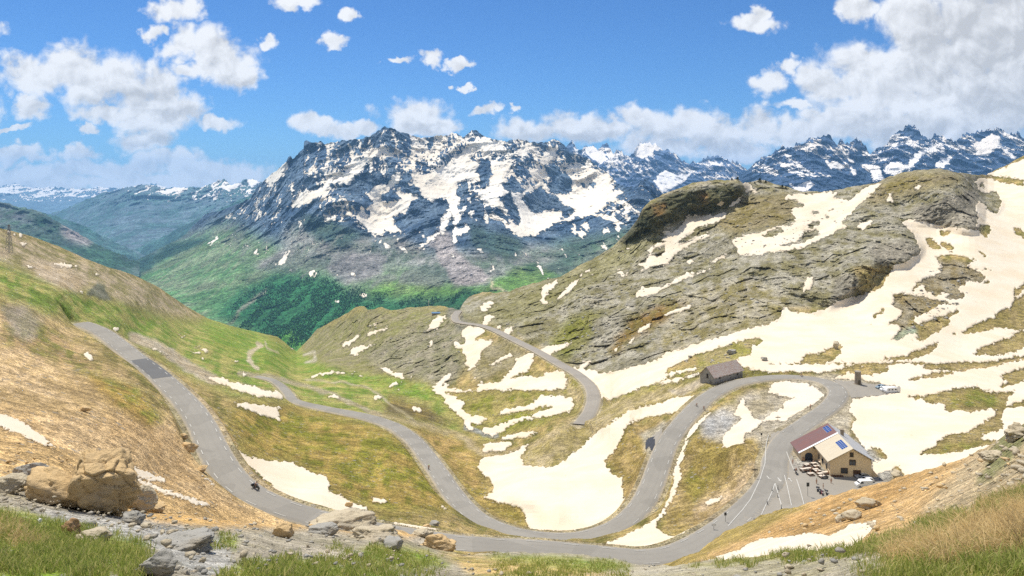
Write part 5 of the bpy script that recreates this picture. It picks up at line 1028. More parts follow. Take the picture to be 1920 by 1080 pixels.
SKIN = flat_mat('skin', (.5, .3, .2), .6, .05, 3); SHOE = flat_mat('shoes', (.05, .045, .04), .7, .1, 3); HAIR = flat_mat('hair', (.05, .03, .02), .7, .1, 3)
def cloth(n, c): return flat_mat(n, c, .85, .1, 4)
J = {   # joint -> position, radius; faces -x
 'stand': dict(pel=(0, 0, .95, .14), sp=(0, 0, 1.15, .135), ch=(0, 0, 1.36, .155), nk=(0, 0, 1.52, .06), hd=(-.02, 0, 1.62, .09), ht=(-.02, 0, 1.72, .085),
   sL=(0, .19, 1.42, .065), eL=(.03, .25, 1.14, .05), wL=(-.08, .24, .9, .035), fL=(-.1, .23, .8, .03), sR=(0, -.19, 1.42, .065), eR=(.03, -.25, 1.14, .05), wR=(-.08, -.24, .9, .035), fR=(-.1, -.23, .8, .03),
   hL=(0, .1, .88, .105), kL=(-.03, .12, .5, .07), aL=(.03, .12, .09, .045), tL=(-.13, .13, .05, .04), hR=(0, -.1, .88, .105), kR=(0, -.12, .5, .07), aR=(.06, -.12, .09, .045), tR=(-.1, -.13, .05, .04)),
 'ride': dict(pel=(.24, 0, 1.08, .14), sp=(.08, 0, 1.24, .13), ch=(-.1, 0, 1.36, .15), nk=(-.22, 0, 1.46, .06), hd=(-.28, 0, 1.55, .09), ht=(-.3, 0, 1.65, .09),
   sL=(-.12, .19, 1.38, .06), eL=(-.28, .24, 1.18, .048), wL=(-.46, .2, 1.0, .035), fL=(-.5, .18, .97, .03), sR=(-.12, -.19, 1.38, .06), eR=(-.28, -.24, 1.18, .048), wR=(-.46, -.2, 1.0, .035), fR=(-.5, -.18, .97, .03),
   hL=(.2, .1, 1.04, .1), kL=(-.14, .13, .74, .068), aL=(.08, .12, .36, .045), tL=(-.06, .13, .3, .038), hR=(.2, -.1, 1.04, .1), kR=(-.16, -.13, .9, .068), aR=(.02, -.12, .56, .045), tR=(-.12, -.13, .5, .038)),
 'sit': dict(pel=(0, 0, .5, .14), sp=(0, 0, .68, .135), ch=(-.03, 0, .9, .155), nk=(-.05, 0, 1.06, .06), hd=(-.08, 0, 1.16, .09), ht=(-.08, 0, 1.26, .085),
   sL=(-.03, .19, .96, .065), eL=(-.1, .24, .72, .05), wL=(-.34, .18, .72, .035), fL=(-.42, .16, .72, .03), sR=(-.03, -.19, .96, .065), eR=(-.1, -.24, .72, .05), wR=(-.34, -.18, .72, .035), fR=(-.42, -.16, .72, .03),
   hL=(-.04, .1, .48, .1), kL=(-.44, .13, .48, .07), aL=(-.42, .13, .09, .045), tL=(-.56, .14, .05, .04), hR=(-.04, -.1, .48, .1), kR=(-.44, -.13, .48, .07), aR=(-.38, -.13, .09, .045), tR=(-.52, -.14, .05, .04))}
BN = [('pel', 'sp', 1), ('sp', 'ch', 1), ('ch', 'nk', 0), ('nk', 'hd', 0), ('hd', 'ht', 0)]+[b for s in 'LR' for b in (('ch', 's'+s, 1), ('s'+s, 'e'+s, 1), ('e'+s, 'w'+s, 1), ('w'+s, 'f'+s, 0), ('pel', 'h'+s, 2), ('h'+s, 'k'+s, 2), ('k'+s, 'a'+s, 2), ('a'+s, 't'+s, 3))]
POSE = {}
def pose_mesh(p):
    if p in POSE: return POSE[p]
    j = J[p]; ks = list(j); me = bpy.data.meshes.new('person'); me.from_pydata([j[k][:3] for k in ks], [(ks.index(a), ks.index(b)) for a, b, _ in BN], [])
    o = bpy.data.objects.new('person', me); COL.objects.link(o); m = o.modifiers.new('s', 'SKIN'); o.modifiers.new('b', 'SUBSURF').levels = 1
    for i, k in enumerate(ks): me.skin_vertices[0].data[i].radius = (j[k][3],)*2; me.skin_vertices[0].data[i].use_root = (k == 'pel')
    dg = bpy.context.evaluated_depsgraph_get(); dg.update(); m2 = bpy.data.meshes.new_from_object(o.evaluated_get(dg)); bpy.data.objects.remove(o)
    seg = [(np.array(j[a][:3]), np.array(j[b][:3]), mi) for a, b, mi in BN]; idx = []
    for f in m2.polygons:
        c = np.array(f.center); bd = 1e9; bm_ = 0
        for a, b, mi in seg:
            t = np.clip(np.dot(c-a, b-a)/(np.dot(b-a, b-a)+1e-9), 0, 1); d_ = np.linalg.norm(c-a-t*(b-a))
            if d_ < bd: bd, bm_ = d_, mi
        idx.append(bm_)
    m2.polygons.foreach_set('material_index', np.array(idx, np.int32)); m2.polygons.foreach_set('use_smooth', np.ones(len(idx), bool)); POSE[p] = m2; return m2
PC = {}
def person(p, shirt, legs, loc, rz, label, s=1.0, group=None, helmet=None):
    me = pose_mesh(p).copy(); me.materials.clear()
    def cm(n, c):
        if (n, c) not in PC: PC[(n, c)] = cloth(n, c)
        return PC[(n, c)]
    for m in (SKIN, cm('shirt', shirt), cm('trousers', legs), SHOE): me.materials.append(m)
    o = bpy.data.objects.new('person', me); COL.objects.link(o); place(o, loc, rz, s); tag(o, label, 'person', group)
    h = J[p]['ht']; mb = MB(); bmesh.ops.create_uvsphere(mb.b, u_segments=12, v_segments=8, radius=.125 if helmet else .108, matrix=Matrix.Translation((h[0]+.02, 0, h[2]+.0)) @ Matrix.Diagonal((1.05, .9, .8, 1)))
    mb.build('helmet' if helmet else 'hair', cm('helmet', helmet) if helmet else HAIR, o, True); return o
UP = Vector((0, 0, .1))
def cyc(px, py, rz, shirt, label, s=1.0, col=None, helmet=(.7, .7, .7), g=None):
    p = at(GM, px, py)+UP; b = bike(col or M_RED); place(b, p, rz, s); tag(b, label[1], 'bicycle', g and 'bicycles on the road'); person('ride', shirt, (.02, .02, .025), p, rz, label[0], s, None, helmet)
cyc(804, 874, 1.9, (.45, .65, .05), ('cyclist in a lime yellow jersey riding along the lower road', 'bicycle under the cyclist in the lime yellow jersey'), 1.15, M_BLK, (.5, .8, .05))
cyc(1306.5, 766, 2.2, (.05, .06, .08), ('dark clad cyclist on the left of the pair climbing toward the bend', 'left bicycle of the pair climbing toward the bend'), 1.0, M_BLK)
cyc(1319.5, 767, 2.2, (.3, .08, .05), ('cyclist in a dull red top on the right of the pair near the snow strip', 'right bicycle of the pair near the snow strip'), 1.0, M_BLK)
cyc(1502.5, 710, .2, (.04, .05, .05), ('dark clad cyclist rounding the top of the hairpin bend', 'bicycle at the top of the hairpin bend'), 1.0, M_BLK)
cyc(1519.5, 772, -2.2, (.05, .07, .05), ('lone dark cyclist on the road between the hairpin and the refuge', 'bicycle on the road between the hairpin and the refuge'), 1.05, M_BLK)
m0 = moto(M_BLK); place(m0, at(GM, 480, 927)+UP, -.55+math.pi, 1.05); tag(m0, 'black motorcycle travelling along the left road', 'motorcycle'); o = person('ride', (.03, .03, .035), (.02, .02, .025), at(GM, 480, 927)+UP-Vector((0, 0, .1)), -.55+math.pi, 'rider in black on the motorcycle on the left road', 1.02, None, (.05, .05, .06))
m1 = moto(M_BLK); place(m1, ground_at(1492.5, 888.5), 1.4, .95); tag(m1, 'black motorcycle stopped at the road edge line with its rider', 'motorcycle'); person('ride', (.04, .04, .045), (.02, .02, .025), ground_at(1492.5, 888.5), 1.4, 'rider in dark clothes astride the motorcycle at the road edge line', .93, None, (.3, .04, .04))
for px, py, rz, mm, lb in ((1533, 921, 1.1, M_BLK, 'black motorcycle at the left end of the parked group below the terrace'), (1537, 925.5, 1.2, M_BLK, 'second black motorcycle in the parked group below the terrace'), (1541.5, 928.5, 1.3, M_RED, 'red motorcycle in the parked group below the terrace'), (1549.5, 927.5, 1.2, M_BLK, 'black motorcycle standing apart to the right of the red one'), (1546, 899, .2, M_STEEL, 'grey motorcycle parked beside the terrace tables')):
    m = moto(mm); place(m, ground_at(px, py), rz, .9); tag(m, lb, 'motorcycle')
for px, py, rz, sh, lg, lb in ((1486.5, 870.5, .3, (.1, .11, .08), (.05, .05, .06), 'person in dark green standing on the gravel left of the terrace'), (1531, 908.5, 2.0, (.06, .06, .07), (.05, .05, .05), 'person in black standing between the terrace and the motorcycles'), (1558.5, 907.5, 1.0, (.2, .25, .32), (.06, .07, .1), 'person in a blue top by the corner of the gable wall'), (1543.5, 917.5, 2.5, (.35, .05, .04), (.04, .04, .05), 'person in a red top standing behind the motorcycles')):
    person('stand', sh, lg, ground_at(px, py), rz, lb, .82)
SC = [(.6, .58, .55), (.06, .06, .07), (.35, .06, .05), (.1, .16, .3), (.5, .45, .4), (.05, .05, .06), (.2, .2, .22)]
NM = ['white', 'black', 'red', 'blue', 'beige', 'dark', 'grey']
for i in range(12):
    px, py, rz = TB[i]; g0 = ground_at(px, py+3); side = 1 if i % 2 else -1; a = rz-side*math.pi/2
    off = Vector((.35*(-1)**(i//2), side*.72, 0)); off.rotate(Matrix.Rotation(rz, 3, 'Z').to_euler())
    person('sit', SC[i % 7], (.05, .06, .1), g0+off-Vector((0, 0, .05)), a+math.pi, 'guest in a %s top seated at a picnic table on the terrace' % NM[i % 7], .9, 'guests seated on the refuge terrace')
# ------------------------------------------------------------------ signs, posts, masts
def post_sign(name, base, h, plates, label, cat, r=.045, mat=M_STEEL):
    e_ = empty(name, base); mb = MB(); mb.tube([(0, 0, -.5), (0, 0, h)], r, 6); mb.build('post', mat, e_)
    for (x0, z0, x1, z1, m) in plates:
        mb = MB(); mb.box(x0, -.09, z0, x1, -.05, z1); mb.build('sign_plate', m, e_)
    return tag(e_, label, cat)
M_SIGN = flat_mat('dark_sign_back', (.06, .06, .055), .6, .1, 3)
post_sign('road_sign', ground_at(1514.5, 931.5), 3.2, [(-.3, 2.4, .35, 3.3, M_SIGN)], 'tall post with a dark square sign left of the motorcycles', 'road sign')
post_sign('signpost', at(GM, 1459, 792), 2.2, [(-.8, 1.5, .8, 1.75, M_BRN)], 'small cross shaped wooden signpost at the edge of the snow inside the loop', 'signpost', .06, M_BRN)
post_sign('road_sign', at(GM, 1428, 832), 2.3, [(-.25, 1.7, .25, 2.3, M_SIGN)], 'grey post with a dark sign on the verge opposite the refuge', 'road sign')
post_sign('information_board', at(GM, 1415, 908), 2.6, [(-.75, 2.1, .75, 2.35, M_SIGN)], 'wide wooden board on a post on the verge left of the road arrows', 'sign board', .07, M_BRN)
post_sign('road_sign', at(GM, 1360, 984), 2.2, [(-.25, 1.5, .25, 2.1, M_SIGN)], 'small dark sign post on the bank above the road junction', 'road sign')
post_sign('road_sign', at(GM, 1339, 998), 1.4, [(-.45, .8, .45, 1.35, M_WHITE)], 'low pale sign on short post beside the road below the bank', 'road sign')
for px, py in ((1447.5, 921), (1438, 942), (1458.5, 918), (1459, 930), (1466, 951)):
    e_ = empty('bollard', at(GM, px, py)+Vector((0, 0, .15))); mb = MB(); mb.tube([(0, 0, 0), (0, 0, .15), (0, 0, 1.0)], [.2, .09, .07], 8); mb.build('post', M_SIGN, e_); mb = MB(); mb.tube([(0, 0, .7), (0, 0, .85)], .085, 8); mb.build('band', M_WHITE, e_)
    tag(e_, 'small dark bollard on the painted wedge between the lanes', 'bollard', 'bollards on the painted wedge')
o = MB().box(-.45, -.3, 0, .45, .3, .75).box(-.5, -.35, .753, .5, .35, .83).build('grit_box', flat_mat('blue_black_box', (.04, .05, .07), .6, .1, 3)); o.location = at(GM, 1418, 972)+Vector((0, 0, .1)); tag(o, 'small dark grit box by the road near the orange slope', 'box')
def pylon(name, base, H, label):
    e_ = empty(name, base); mb = MB(); w = H*.09
    for sx in (-1, 1):
        for sy in (-1, 1): mb.tube([(sx*w, sy*w, -1), (sx*w*.2, sy*w*.2, H)], .11, 4)
    n = 7
    for i in range(n):
        z0, z1 = H*i/n, H*(i+1)/n; a, b = w*(1-.8*i/n), w*(1-.8*(i+1)/n)
        for s in (-1, 1):
            mb.tube([(-a, s*a, z0), (b, s*b, z1)], .06, 4); mb.tube([(a, s*a, z0), (-b, s*b, z1)], .06, 4); mb.tube([(s*a, -a, z0), (s*b, b, z1)], .06, 4)
    mb.build('lattice', M_STEEL, e_); mb = MB(); mb.tube([(-w*1.9, 0, H*.86), (w*1.9, 0, H*.86)], .09, 4); mb.tube([(-w*1.4, 0, H*.97), (w*1.4, 0, H*.97)], .09, 4); mb.build('crossarm', M_STEEL, e_); tag(e_, label, 'pylon')
pylon('lattice_pylon', at(GM, 17, 471), 14, 'grey lattice pylon on the far left slope below the crest')
e_ = empty('mast', at(GM, 803.5, 577)); mb = MB(); mb.tube([(0, 0, -1), (0, 0, 8.5)], [.28, .16], 6); mb.build('pole', M_WHITE, e_); mb = MB(); mb.box(-.5, -.25, 6.4, .5, .25, 7.2); mb.build('equipment_box', M_WHITE, e_); tag(e_, 'slim white mast on the crest of the middle knoll', 'mast')
bs_ = at(GM, 818, 590); e_ = empty('small_hut', bs_, .1); mb = MB(); mb.box(-4, -2, -1.5, 4, 2, 1.8); mb.build('wall', M_STONE, e_); mb = MB(); mb.prism([(-2.4, 1.75), (0, 2.7), (2.4, 1.75), (2.4, 1.6), (-2.4, 1.6)], -4.4, 4.4, 'x'); mb.build('roof', flat_mat('blue_roof', (.06, .18, .34), .6, .1, 1), e_); tag(e_, 'tiny hut with a bright blue roof on the shaded knoll', 'hut')
# ------------------------------------------------------------------ rocks one can tell apart
def rock_mat(name, a, b, c, sc_=1.2):
    m, nt, N, L, bs = newmat(name); co = N.new('ShaderNodeTexCoord').outputs['Object']
    mp = N.new('ShaderNodeMapping'); mp.inputs['Rotation'].default_value = (.5, .3, .4); mp.inputs['Scale'].default_value = (1, 1, 3.2); L.new(co, mp.inputs[0])
    n = nnoise(nt, mp.outputs[0], sc_, 9, .68, .6); n2 = nnoise(nt, co, sc_*.5, 5, .6); n3 = nnoise(nt, mp.outputs[0], sc_*5, 7, .72)
    base = nmix(nt, nmath(nt, 'MULTIPLY_ADD', n, 3, -1.0, clamp=True), a, b); base = nmix(nt, nmath(nt, 'MULTIPLY_ADD', n2, 4, -2.1, clamp=True), base, c)
    base = nmix(nt, nmath(nt, 'MULTIPLY_ADD', n3, 3, -1.75, clamp=True), base, tuple(v*.4 for v in b))
    L.new(base, bs.inputs['Base Color']); bs.inputs['Roughness'].default_value = .92; bs.inputs['Specular IOR Level'].default_value = .2
    bp = N.new('ShaderNodeBump'); bp.inputs['Strength'].default_value = .9; bp.inputs['Distance'].default_value = .12; L.new(nmath(nt, 'ADD', n, nmath(nt, 'MULTIPLY', n3, .6)), bp.inputs['Height']); L.new(bp.outputs[0], bs.inputs['Normal'])
    return m
M_RK1 = rock_mat('ochre_rock', (.68, .48, .24), (.50, .36, .19), (.34, .28, .2)); M_RK2 = rock_mat('grey_rock', (.40, .38, .33), (.30, .285, .245), (.42, .33, .2)); M_RK3 = rock_mat('pale_rock', (.56, .48, .33), (.44, .37, .26), (.34, .31, .25))
def rock_mesh(dims, seed, planes=22, rough=.10, sub=5, top=0):
    b = bmesh.new(); bmesh.ops.create_icosphere(b, subdivisions=sub, radius=1); v = np.array([q.co[:] for q in b.verts]); r = np.random.default_rng(seed)
    for _ in range(planes):
        n = r.normal(size=3); n /= np.linalg.norm(n); d = r.uniform(.55, .85); e = v@n-d; v -= np.clip(e, 0, None)[:, None]*n*.97
    if top: e = v[:, 2]-top; v[:, 2] -= np.clip(e, 0, None)*.92
    x, y, z = v.T*1.0
    d = (ridged(x*1.3+seed, y*1.3, z*3.2, 4, seed)-.5)*rough*2+fbm(x*5, y*5, z*9+seed, 3, seed+5)*rough*.35
    iw, gw = worley(x*1.6+seed, y*1.6, (z+.3*x)*3.4, seed); d = d+(iw-.5)*rough*1.5-.08*np.exp(-gw/.06)
    v *= (1+d)[:, None]; v *= np.array(dims)/2
    for q, c in zip(b.verts, v): q.co = c
    return b
def boulder(px, py, dims, rot, seed, mat, label, g=None, sink=.18, name='boulder', planes=20, rough=.1, sub=5, tilt=(0, 0), top=0):
    b = rock_mesh(dims, seed, planes, rough, sub, top); me = bpy.data.meshes.new(name); b.to_mesh(me); b.free(); me.materials.append(mat); me.polygons.foreach_set('use_smooth', np.ones(len(me.polygons), bool))
    o = bpy.data.objects.new(name, me); COL.objects.link(o); o.location = at(g or GFG, px, py)+Vector((0, 0, dims[2]*(.5-sink))); o.rotation_euler = (tilt[0], tilt[1], rot)
    return tag(o, label, 'rock')
boulder(192, 962, (2.35, 2.2, 2.9), .3, 31, M_RK1, 'biggest ochre boulder leaning out over the slope at the left', planes=18, tilt=(.36, .2), sink=.19, sub=6, top=.45, rough=.13)
boulder(112, 948, (2.1, 1.5, 1.0), -.2, 12, M_RK1, 'flat topped ochre boulder leaning against the left of the biggest boulder', tilt=(.1, .25), sink=.1)
boulder(62, 905, (1.5, 1.2, .9), .4, 15, M_RK2, 'grey rounded boulder behind the flat topped ochre one')
boulder(22, 925, (1.0, .8, .7), .8, 18, M_RK3, 'pale cracked boulder at the left edge of the picture')
boulder(262, 950, (1.2, 1.0, .95), .1, 21, M_RK3, 'pale ochre boulder at the right foot of the biggest boulder', tilt=(0, .3))
boulder(290, 958, (.8, .7, .45), .6, 24, M_RK1, 'low ochre rock just right of the pale boulder below the biggest one')
boulder(250, 982, (.8, .6, .4), .2, 27, M_RK2, 'small grey rock in the gravel beneath the biggest boulder')
boulder(352, 1030, (1.5, 1.1, .62), .5, 41, M_RK2, 'broad grey scaly outcrop in the lower foreground left of centre', sink=.34, rough=.14)
boulder(300, 1082, (.75, .6, .5), .2, 44, M_RK2, 'dark grey rock cut off by the bottom edge of the picture')
boulder(312, 1076, (.16, .14, .3), .2, 45, rock_mat('lichen_rock', (.6, .42, .06), (.5, .3, .05), (.3, .2, .08)), 'small rock bright with yellow lichen at the bottom edge', sub=4)
boulder(134, 1004, (.4, .3, .38), .2, 46, rock_mat('orange_rock', (.5, .26, .09), (.34, .25, .16), (.25, .22, .18)), 'small upright orange stone at the edge of the left turf', sub=4)
boulder(180, 1012, (.8, .6, .3), .1, 47, M_RK3, 'pale flat rock lying in the gravel right of the orange stone', sub=4)
boulder(74, 980, (.16, .13, .12), .1, 48, M_WHITE, 'small white stone on the left turf', sub=3)
boulder(534, 1008, (.8, .6, .6), .4, 51, M_RK1, 'ochre brown rock on the stony bank left of the rubble mound', sub=4)
boulder(640, 992, (3.4, 2.2, 1.2), .1, 54, M_RK3, 'wide pale rubble mound hiding part of the front road', sink=.35, rough=.16, planes=10)
boulder(610, 1002, (1.5, 1.1, .8), .6, 55, M_RK2, 'grey rock on the left shoulder of the rubble mound', sink=.3)
boulder(700, 1012, (2.6, 1.6, 1.1), .3, 57, M_RK3, 'pale rock slab right of the rubble mound', sink=.4, rough=.15)
boulder(735, 1030, (1.1, .9, .6), .9, 58, M_RK2, 'grey stone in the turf below the pale slab', sub=4)
boulder(822, 1030, (2.2, 1.4, 1.1), .2, 61, M_RK1, 'ochre rock pile where the front road comes out of hiding', sink=.35, rough=.18)
boulder(790, 1006, (1.5, 1.1, .9), .7, 62, M_RK3, 'pale rock on the crest just left of the ochre rock pile', sink=.3)
boulder(815, 985, (3.0, 2.0, 1.7), .3, 64, M_RK2, 'grey rock on the grassy bank between the two roads', GM, sink=.3, sub=4)
boulder(800, 999, (2.0, 1.4, 1.0), .1, 65, M_RK1, 'brown rock standing in the thin snow beside the front road', GM, sub=4)
boulder(656, 953, (2.2, 1.3, 1.4), .5, 66, M_RK1, 'brown rock sticking out of the big left snow patch', GM, sub=4)
boulder(1681, 889, (4.2, 3, 3.0), .3, 71, M_RK3, 'rounded tan rock in the snow right of the parked cars', GM, sub=4)
boulder(1568, 655, (3.2, 2.6, 5.2), .2, 74, M_RK3, 'slender rock spike standing on a brown ledge amid the snow', GM, sub=4)
boulder(1372, 664, (7, 4, 3.0), .3, 77, M_RK2, 'broken grey rock behind the old stone shed', GM, sub=4, rough=.2)
boulder(1433, 678, (4, 3, 2.4), .3, 78, M_RK2, 'small grey rock on the snow edge right of the old shed', GM, sub=4)
boulder(160, 772, (2.0, 1.6, 1.5), .3, 81, M_RK1, 'brown rock alone on the orange slope above the biggest boulder', GM, sub=4)
boulder(356, 846, (4, 2.6, 2.6), .3, 83, M_RK1, 'dark brown rock outcrop on the bank left of the road bend', GM, sub=4, rough=.2)
boulder(343, 790, (2.6, 2, 1.8), .3, 84, M_RK1, 'brown outcrop high on the bank left of the left road', GM, sub=4, rough=.2)
boulder(378, 884, (2.4, 2, 1.4), .3, 85, M_RK1, 'small ochre outcrop just above the road edge at the left bend', GM, sub=4)
boulder(1600, 975, (2.2, 1.6, 1.3), .4, 91, M_RK3, 'pale boulder on the orange slope above the lower snow patch', GFR, sub=4)
boulder(1625, 955, (2.8, 1.8, 1.5), .1, 92, M_RK3, 'pale double boulder in the middle of the orange slope', GFR, sub=4, rough=.18)
boulder(1576, 978, (1.6, 1.2, 1.0), .9, 93, M_RK3, 'smaller pale boulder just left of its neighbours on the orange slope', GFR, sub=4)
boulder(1860, 868, (2.4, 1.8, 1.3), .9, 95, M_RK3, 'low pale crag at the upper right of the orange slope', GFR, sub=5, rough=.22)
boulder(1905, 825, (2.6, 2.0, 1.7), .2, 96, M_RK3, 'pale grey crag at the right edge above the scree', GFR, sub=5, rough=.22)
boulder(1724, 990, (1.0, .7, .6), .2, 97, M_RK2, 'dark small rock on the scree near the turf edge', GFR, sub=4)
# ------------------------------------------------------------------ loose stones (nobody could count them)
ico = bmesh.new(); bmesh.ops.create_icosphere(ico, subdivisions=1, radius=1); IV = np.array([v.co[:] for v in ico.verts]); IF = np.array([[v.index for v in f.verts] for f in ico.faces]); ico.free()
def pick(g, m, polys, n, rough=0, fx=26., fy=13., diag=False):
    p = np.concatenate([np.array(P(q)) for q in polys]); lo, hi = p.min(0), p.max(0); R = []; c = 0
    while c < n:
        a, b = rng.uniform(lo[0], hi[0], 20000), rng.uniform(lo[1], hi[1], 20000); k = samp(m, a, b)
        if rough: k = k*(1+rough*fbm((a+b if diag else a)/fx, (a-b if diag else b)/fy, 0*a+n*.01, 3, 5))
        s_ = k > rng.uniform(.25, 1, 20000); R.append(np.c_[a[s_], b[s_]]); c += int(s_.sum())
    q = np.concatenate(R)[:n]; return atv(g, q[:, 0], q[:, 1])
def scatter(name, g, polys, n, s0, s1, mats, powr=2.2, flat=.55, kind='stuff'):
    m = np.zeros((RH, RW), np.float32)
    for p in polys: fill(m, P(p))
    pts = pick(g, blur(m, 8), polys, n)
    V = []; F_ = []
    for i, q in enumerate(pts):
        s = s0+(s1-s0)*rng.random()**powr; r = IV*rng.uniform(.5, 1.25, (len(IV), 1))*(1+rng.uniform(-.2, .2, IV.shape)); r = r*np.array([s, s*rng.uniform(.6, 1), s*flat*rng.uniform(.6, 1.1)]); t = rng.uniform(0, 6.28); R = np.array([[math.cos(t), -math.sin(t), 0], [math.sin(t), math.cos(t), 0], [0, 0, 1]])
        V.append(r@R.T+q+np.array([rng.normal()*.3, rng.normal()*.3, s*.05])); F_.append(IF+len(IV)*i)
    return mesh_np(name, np.concatenate(V), np.concatenate(F_), mats, smooth=False, kind=kind)
FGP = ["20,975 220,968 330,965 480,985 600,985 680,985 800,1008 840,1036 960,1042 1000,1085 300,1085 240,1010 100,985", "1180,1066 1400,1055 1640,1040 1640,1085 1180,1085"]
scatter('loose_grey_stones', GFG, FGP, 800, .012, .15, M_RK2, 6); scatter('loose_pale_stones', GFG, FGP+["250,950 420,962 620,975 620,990 400,985"], 900, .012, .16, M_RK3, 6)
scatter('gravel', GFG, ["-100,900 60,905 170,955 300,985 420,1010 380,1040 240,1000 120,975 0,955 -100,950"], 2200, .008, .08, M_RK3, 4); scatter('scree_stones', GFR, ["1400,1000 1560,945 1700,900 1860,840 1920,800 1990,780 1990,900 1700,990 1640,1010 1620,990 1560,1010"], 1000, .03, .42, M_RK3, 7); scatter('scree_dark_stones', GFR, ["1300,1045 1460,965 1600,930 1800,880 1920,800 1990,780 1990,900 1780,960 1640,1010 1620,990 1500,1000"], 350, .03, .4, M_RK1, 7)
scatter('slope_stones', GM, ["0,800 120,850 260,860 380,900 440,945 560,975 400,975 250,945 100,900 0,890"], 1100, .04, .3, M_RK1, 5); scatter('hillside_stones', GM, ["930,612 1100,500 1200,470 1300,440 1390,400 1480,420 1640,350 1800,340 1820,400 1700,400 1600,420 1400,500 1450,590 1240,655 1100,690", "1700,560 1757,490 1840,520 1780,600 1690,630", "690,600 800,585 880,640 830,715 720,680", "1290,700 1240,670 1400,640 1420,660"], 1700, .3, 1.7, M_RK2, 3.2)
# ------------------------------------------------------------------ turf
def grass_mat(name, a, b, c):
    m, nt, N, L, bs = newmat(name); co = N.new('ShaderNodeTexCoord').outputs['Object']; at_ = N.new('ShaderNodeAttribute'); at_.attribute_name = 'tone'
    r = nramp(nt, at_.outputs['Fac'], [(0, a), (.5, b), (1, c)]); L.new(r, bs.inputs['Base Color']); bs.inputs['Roughness'].default_value = .7; bs.inputs['Specular IOR Level'].default_value = .2
    tr = N.new('ShaderNodeBsdfTranslucent'); L.new(r, tr.inputs[0]); mx = N.new('ShaderNodeMixShader'); mx.inputs[0].default_value = .42; L.new(bs.outputs[0], mx.inputs[1]); L.new(tr.outputs[0], mx.inputs[2]); L.new(mx.outputs[0], N['Material Output'].inputs['Surface'])
    return m
def blades(name, g, polys, n, h0, h1, w, mat, lean, clump=0, spread=.05, radial=.9):
    m = np.zeros((RH, RW), np.float32)
    for p in polys: fill(m, P(p))
    k = max(1, clump); q = np.repeat(pick(g, blur(m, 13), polys, n//k, 1.3), k, 0); N_ = len(q)
    pts = np.c_[q+rng.normal(size=(N_, 3))*[spread, spread, 0]-[0, 0, .02], np.repeat(rng.uniform(0, 6.28, N_//k), k)]
    az = pts[:, 3]+rng.normal(size=N_)*radial; h = h0+(h1-h0)*rng.random(N_)**1.6; ln = lean*h*(.4+rng.random(N_)); ww = w*(.6+.8*rng.random(N_))
    d = np.stack([np.cos(az), np.sin(az)], -1); f = rng.uniform(0, 6.28, N_); s = np.stack([np.cos(f), np.sin(f)], -1); V = np.zeros((N_, 7, 3))
    for k, (t, wd) in enumerate(((0, 1), (.4, .85), (.75, .55))):
        for e, sg in ((0, -1), (1, 1)):
            V[:, k*2+e, :2] = pts[:, :2]+d*(ln*t**2)[:, None]+s*(ww*wd*sg/2)[:, None]; V[:, k*2+e, 2] = pts[:, 2]+h*t*(1-.25*lean*t)
    V[:, 6, :2] = pts[:, :2]+d*ln[:, None]; V[:, 6, 2] = pts[:, 2]+h*(1-.35*lean)
    b_ = (np.arange(N_)*7)[:, None]; T = np.concatenate([b_+np.array(q)[None] for q in ((0, 1, 3), (0, 3, 2), (2, 3, 5), (2, 5, 4), (4, 5, 6))], 0)
    return mesh_np(name, V.reshape(-1, 3), T, mat, {'tone': np.repeat(rng.random(N_), 7)}, kind='stuff')
MG = grass_mat('green_blades', (.20, .26, .04), (.32, .36, .08), (.58, .50, .20)); MD = grass_mat('dry_blades', (.60, .43, .18), (.72, .55, .27), (.34, .23, .10))
GP = ["-150,985 0,960 60,975 150,990 240,1010 290,1040 280,1085 -150,1085", "190,1020 250,1015 272,1045 230,1062 185,1050"]
blades('green_turf', GFG, GP, 26000, .05, .24, .012, MG, .5, 5); blades('dry_tufts', GFG, ["-150,985 0,965 50,985 40,1010 -150,1020", "20,1010 80,1005 90,1025 20,1030"], 4500, .08, .26, .010, MD, .8, 6)
blades('short_turf', GFG, ["380,1090 470,1052 560,1046 700,1060 900,1088", "600,1020 700,1025 850,1050 800,1072 660,1050", "900,1040 1180,1056 1180,1085 940,1085", "330,1000 450,1005 440,1030 360,1020"], 16000, .06, .26, .02, MG, .5, 5)
blades('ridge_turf', GFG, ["1180,1066 1400,1046 1600,1026 1700,998 1800,965 1920,928 2040,890 2040,915 1920,955 1760,1000 1640,1035 1400,1062"], 17000, .08, .36, .017, MG, .5, 5)
blades('corner_turf', GFG, ["1600,1060 1750,1030 1900,1020 2060,1000 2060,1090 1600,1090", "1680,1010 1800,970 1860,980 1760,1030"], 21000, .04, .22, .009, MG, .6, 14, .09, 1.5)
blades('dry_grass', GFG, ["1655,1020 1730,1000 1800,985 1900,950 2060,900 2060,1040 1900,1050 1760,1062 1660,1062", "1830,940 1920,915 1920,980 1850,975"], 21000, .07, .40, .009, MD, 1.1, 42, .10, 1.3)
blades('tall_dry_stalks', GFG, ["1860,960 2060,900 2060,1060 1890,1050", "1790,1000 1860,980 1870,1040 1800,1050"], 1500, .25, .62, .007, MD, .5, 7, .06, 1.0)
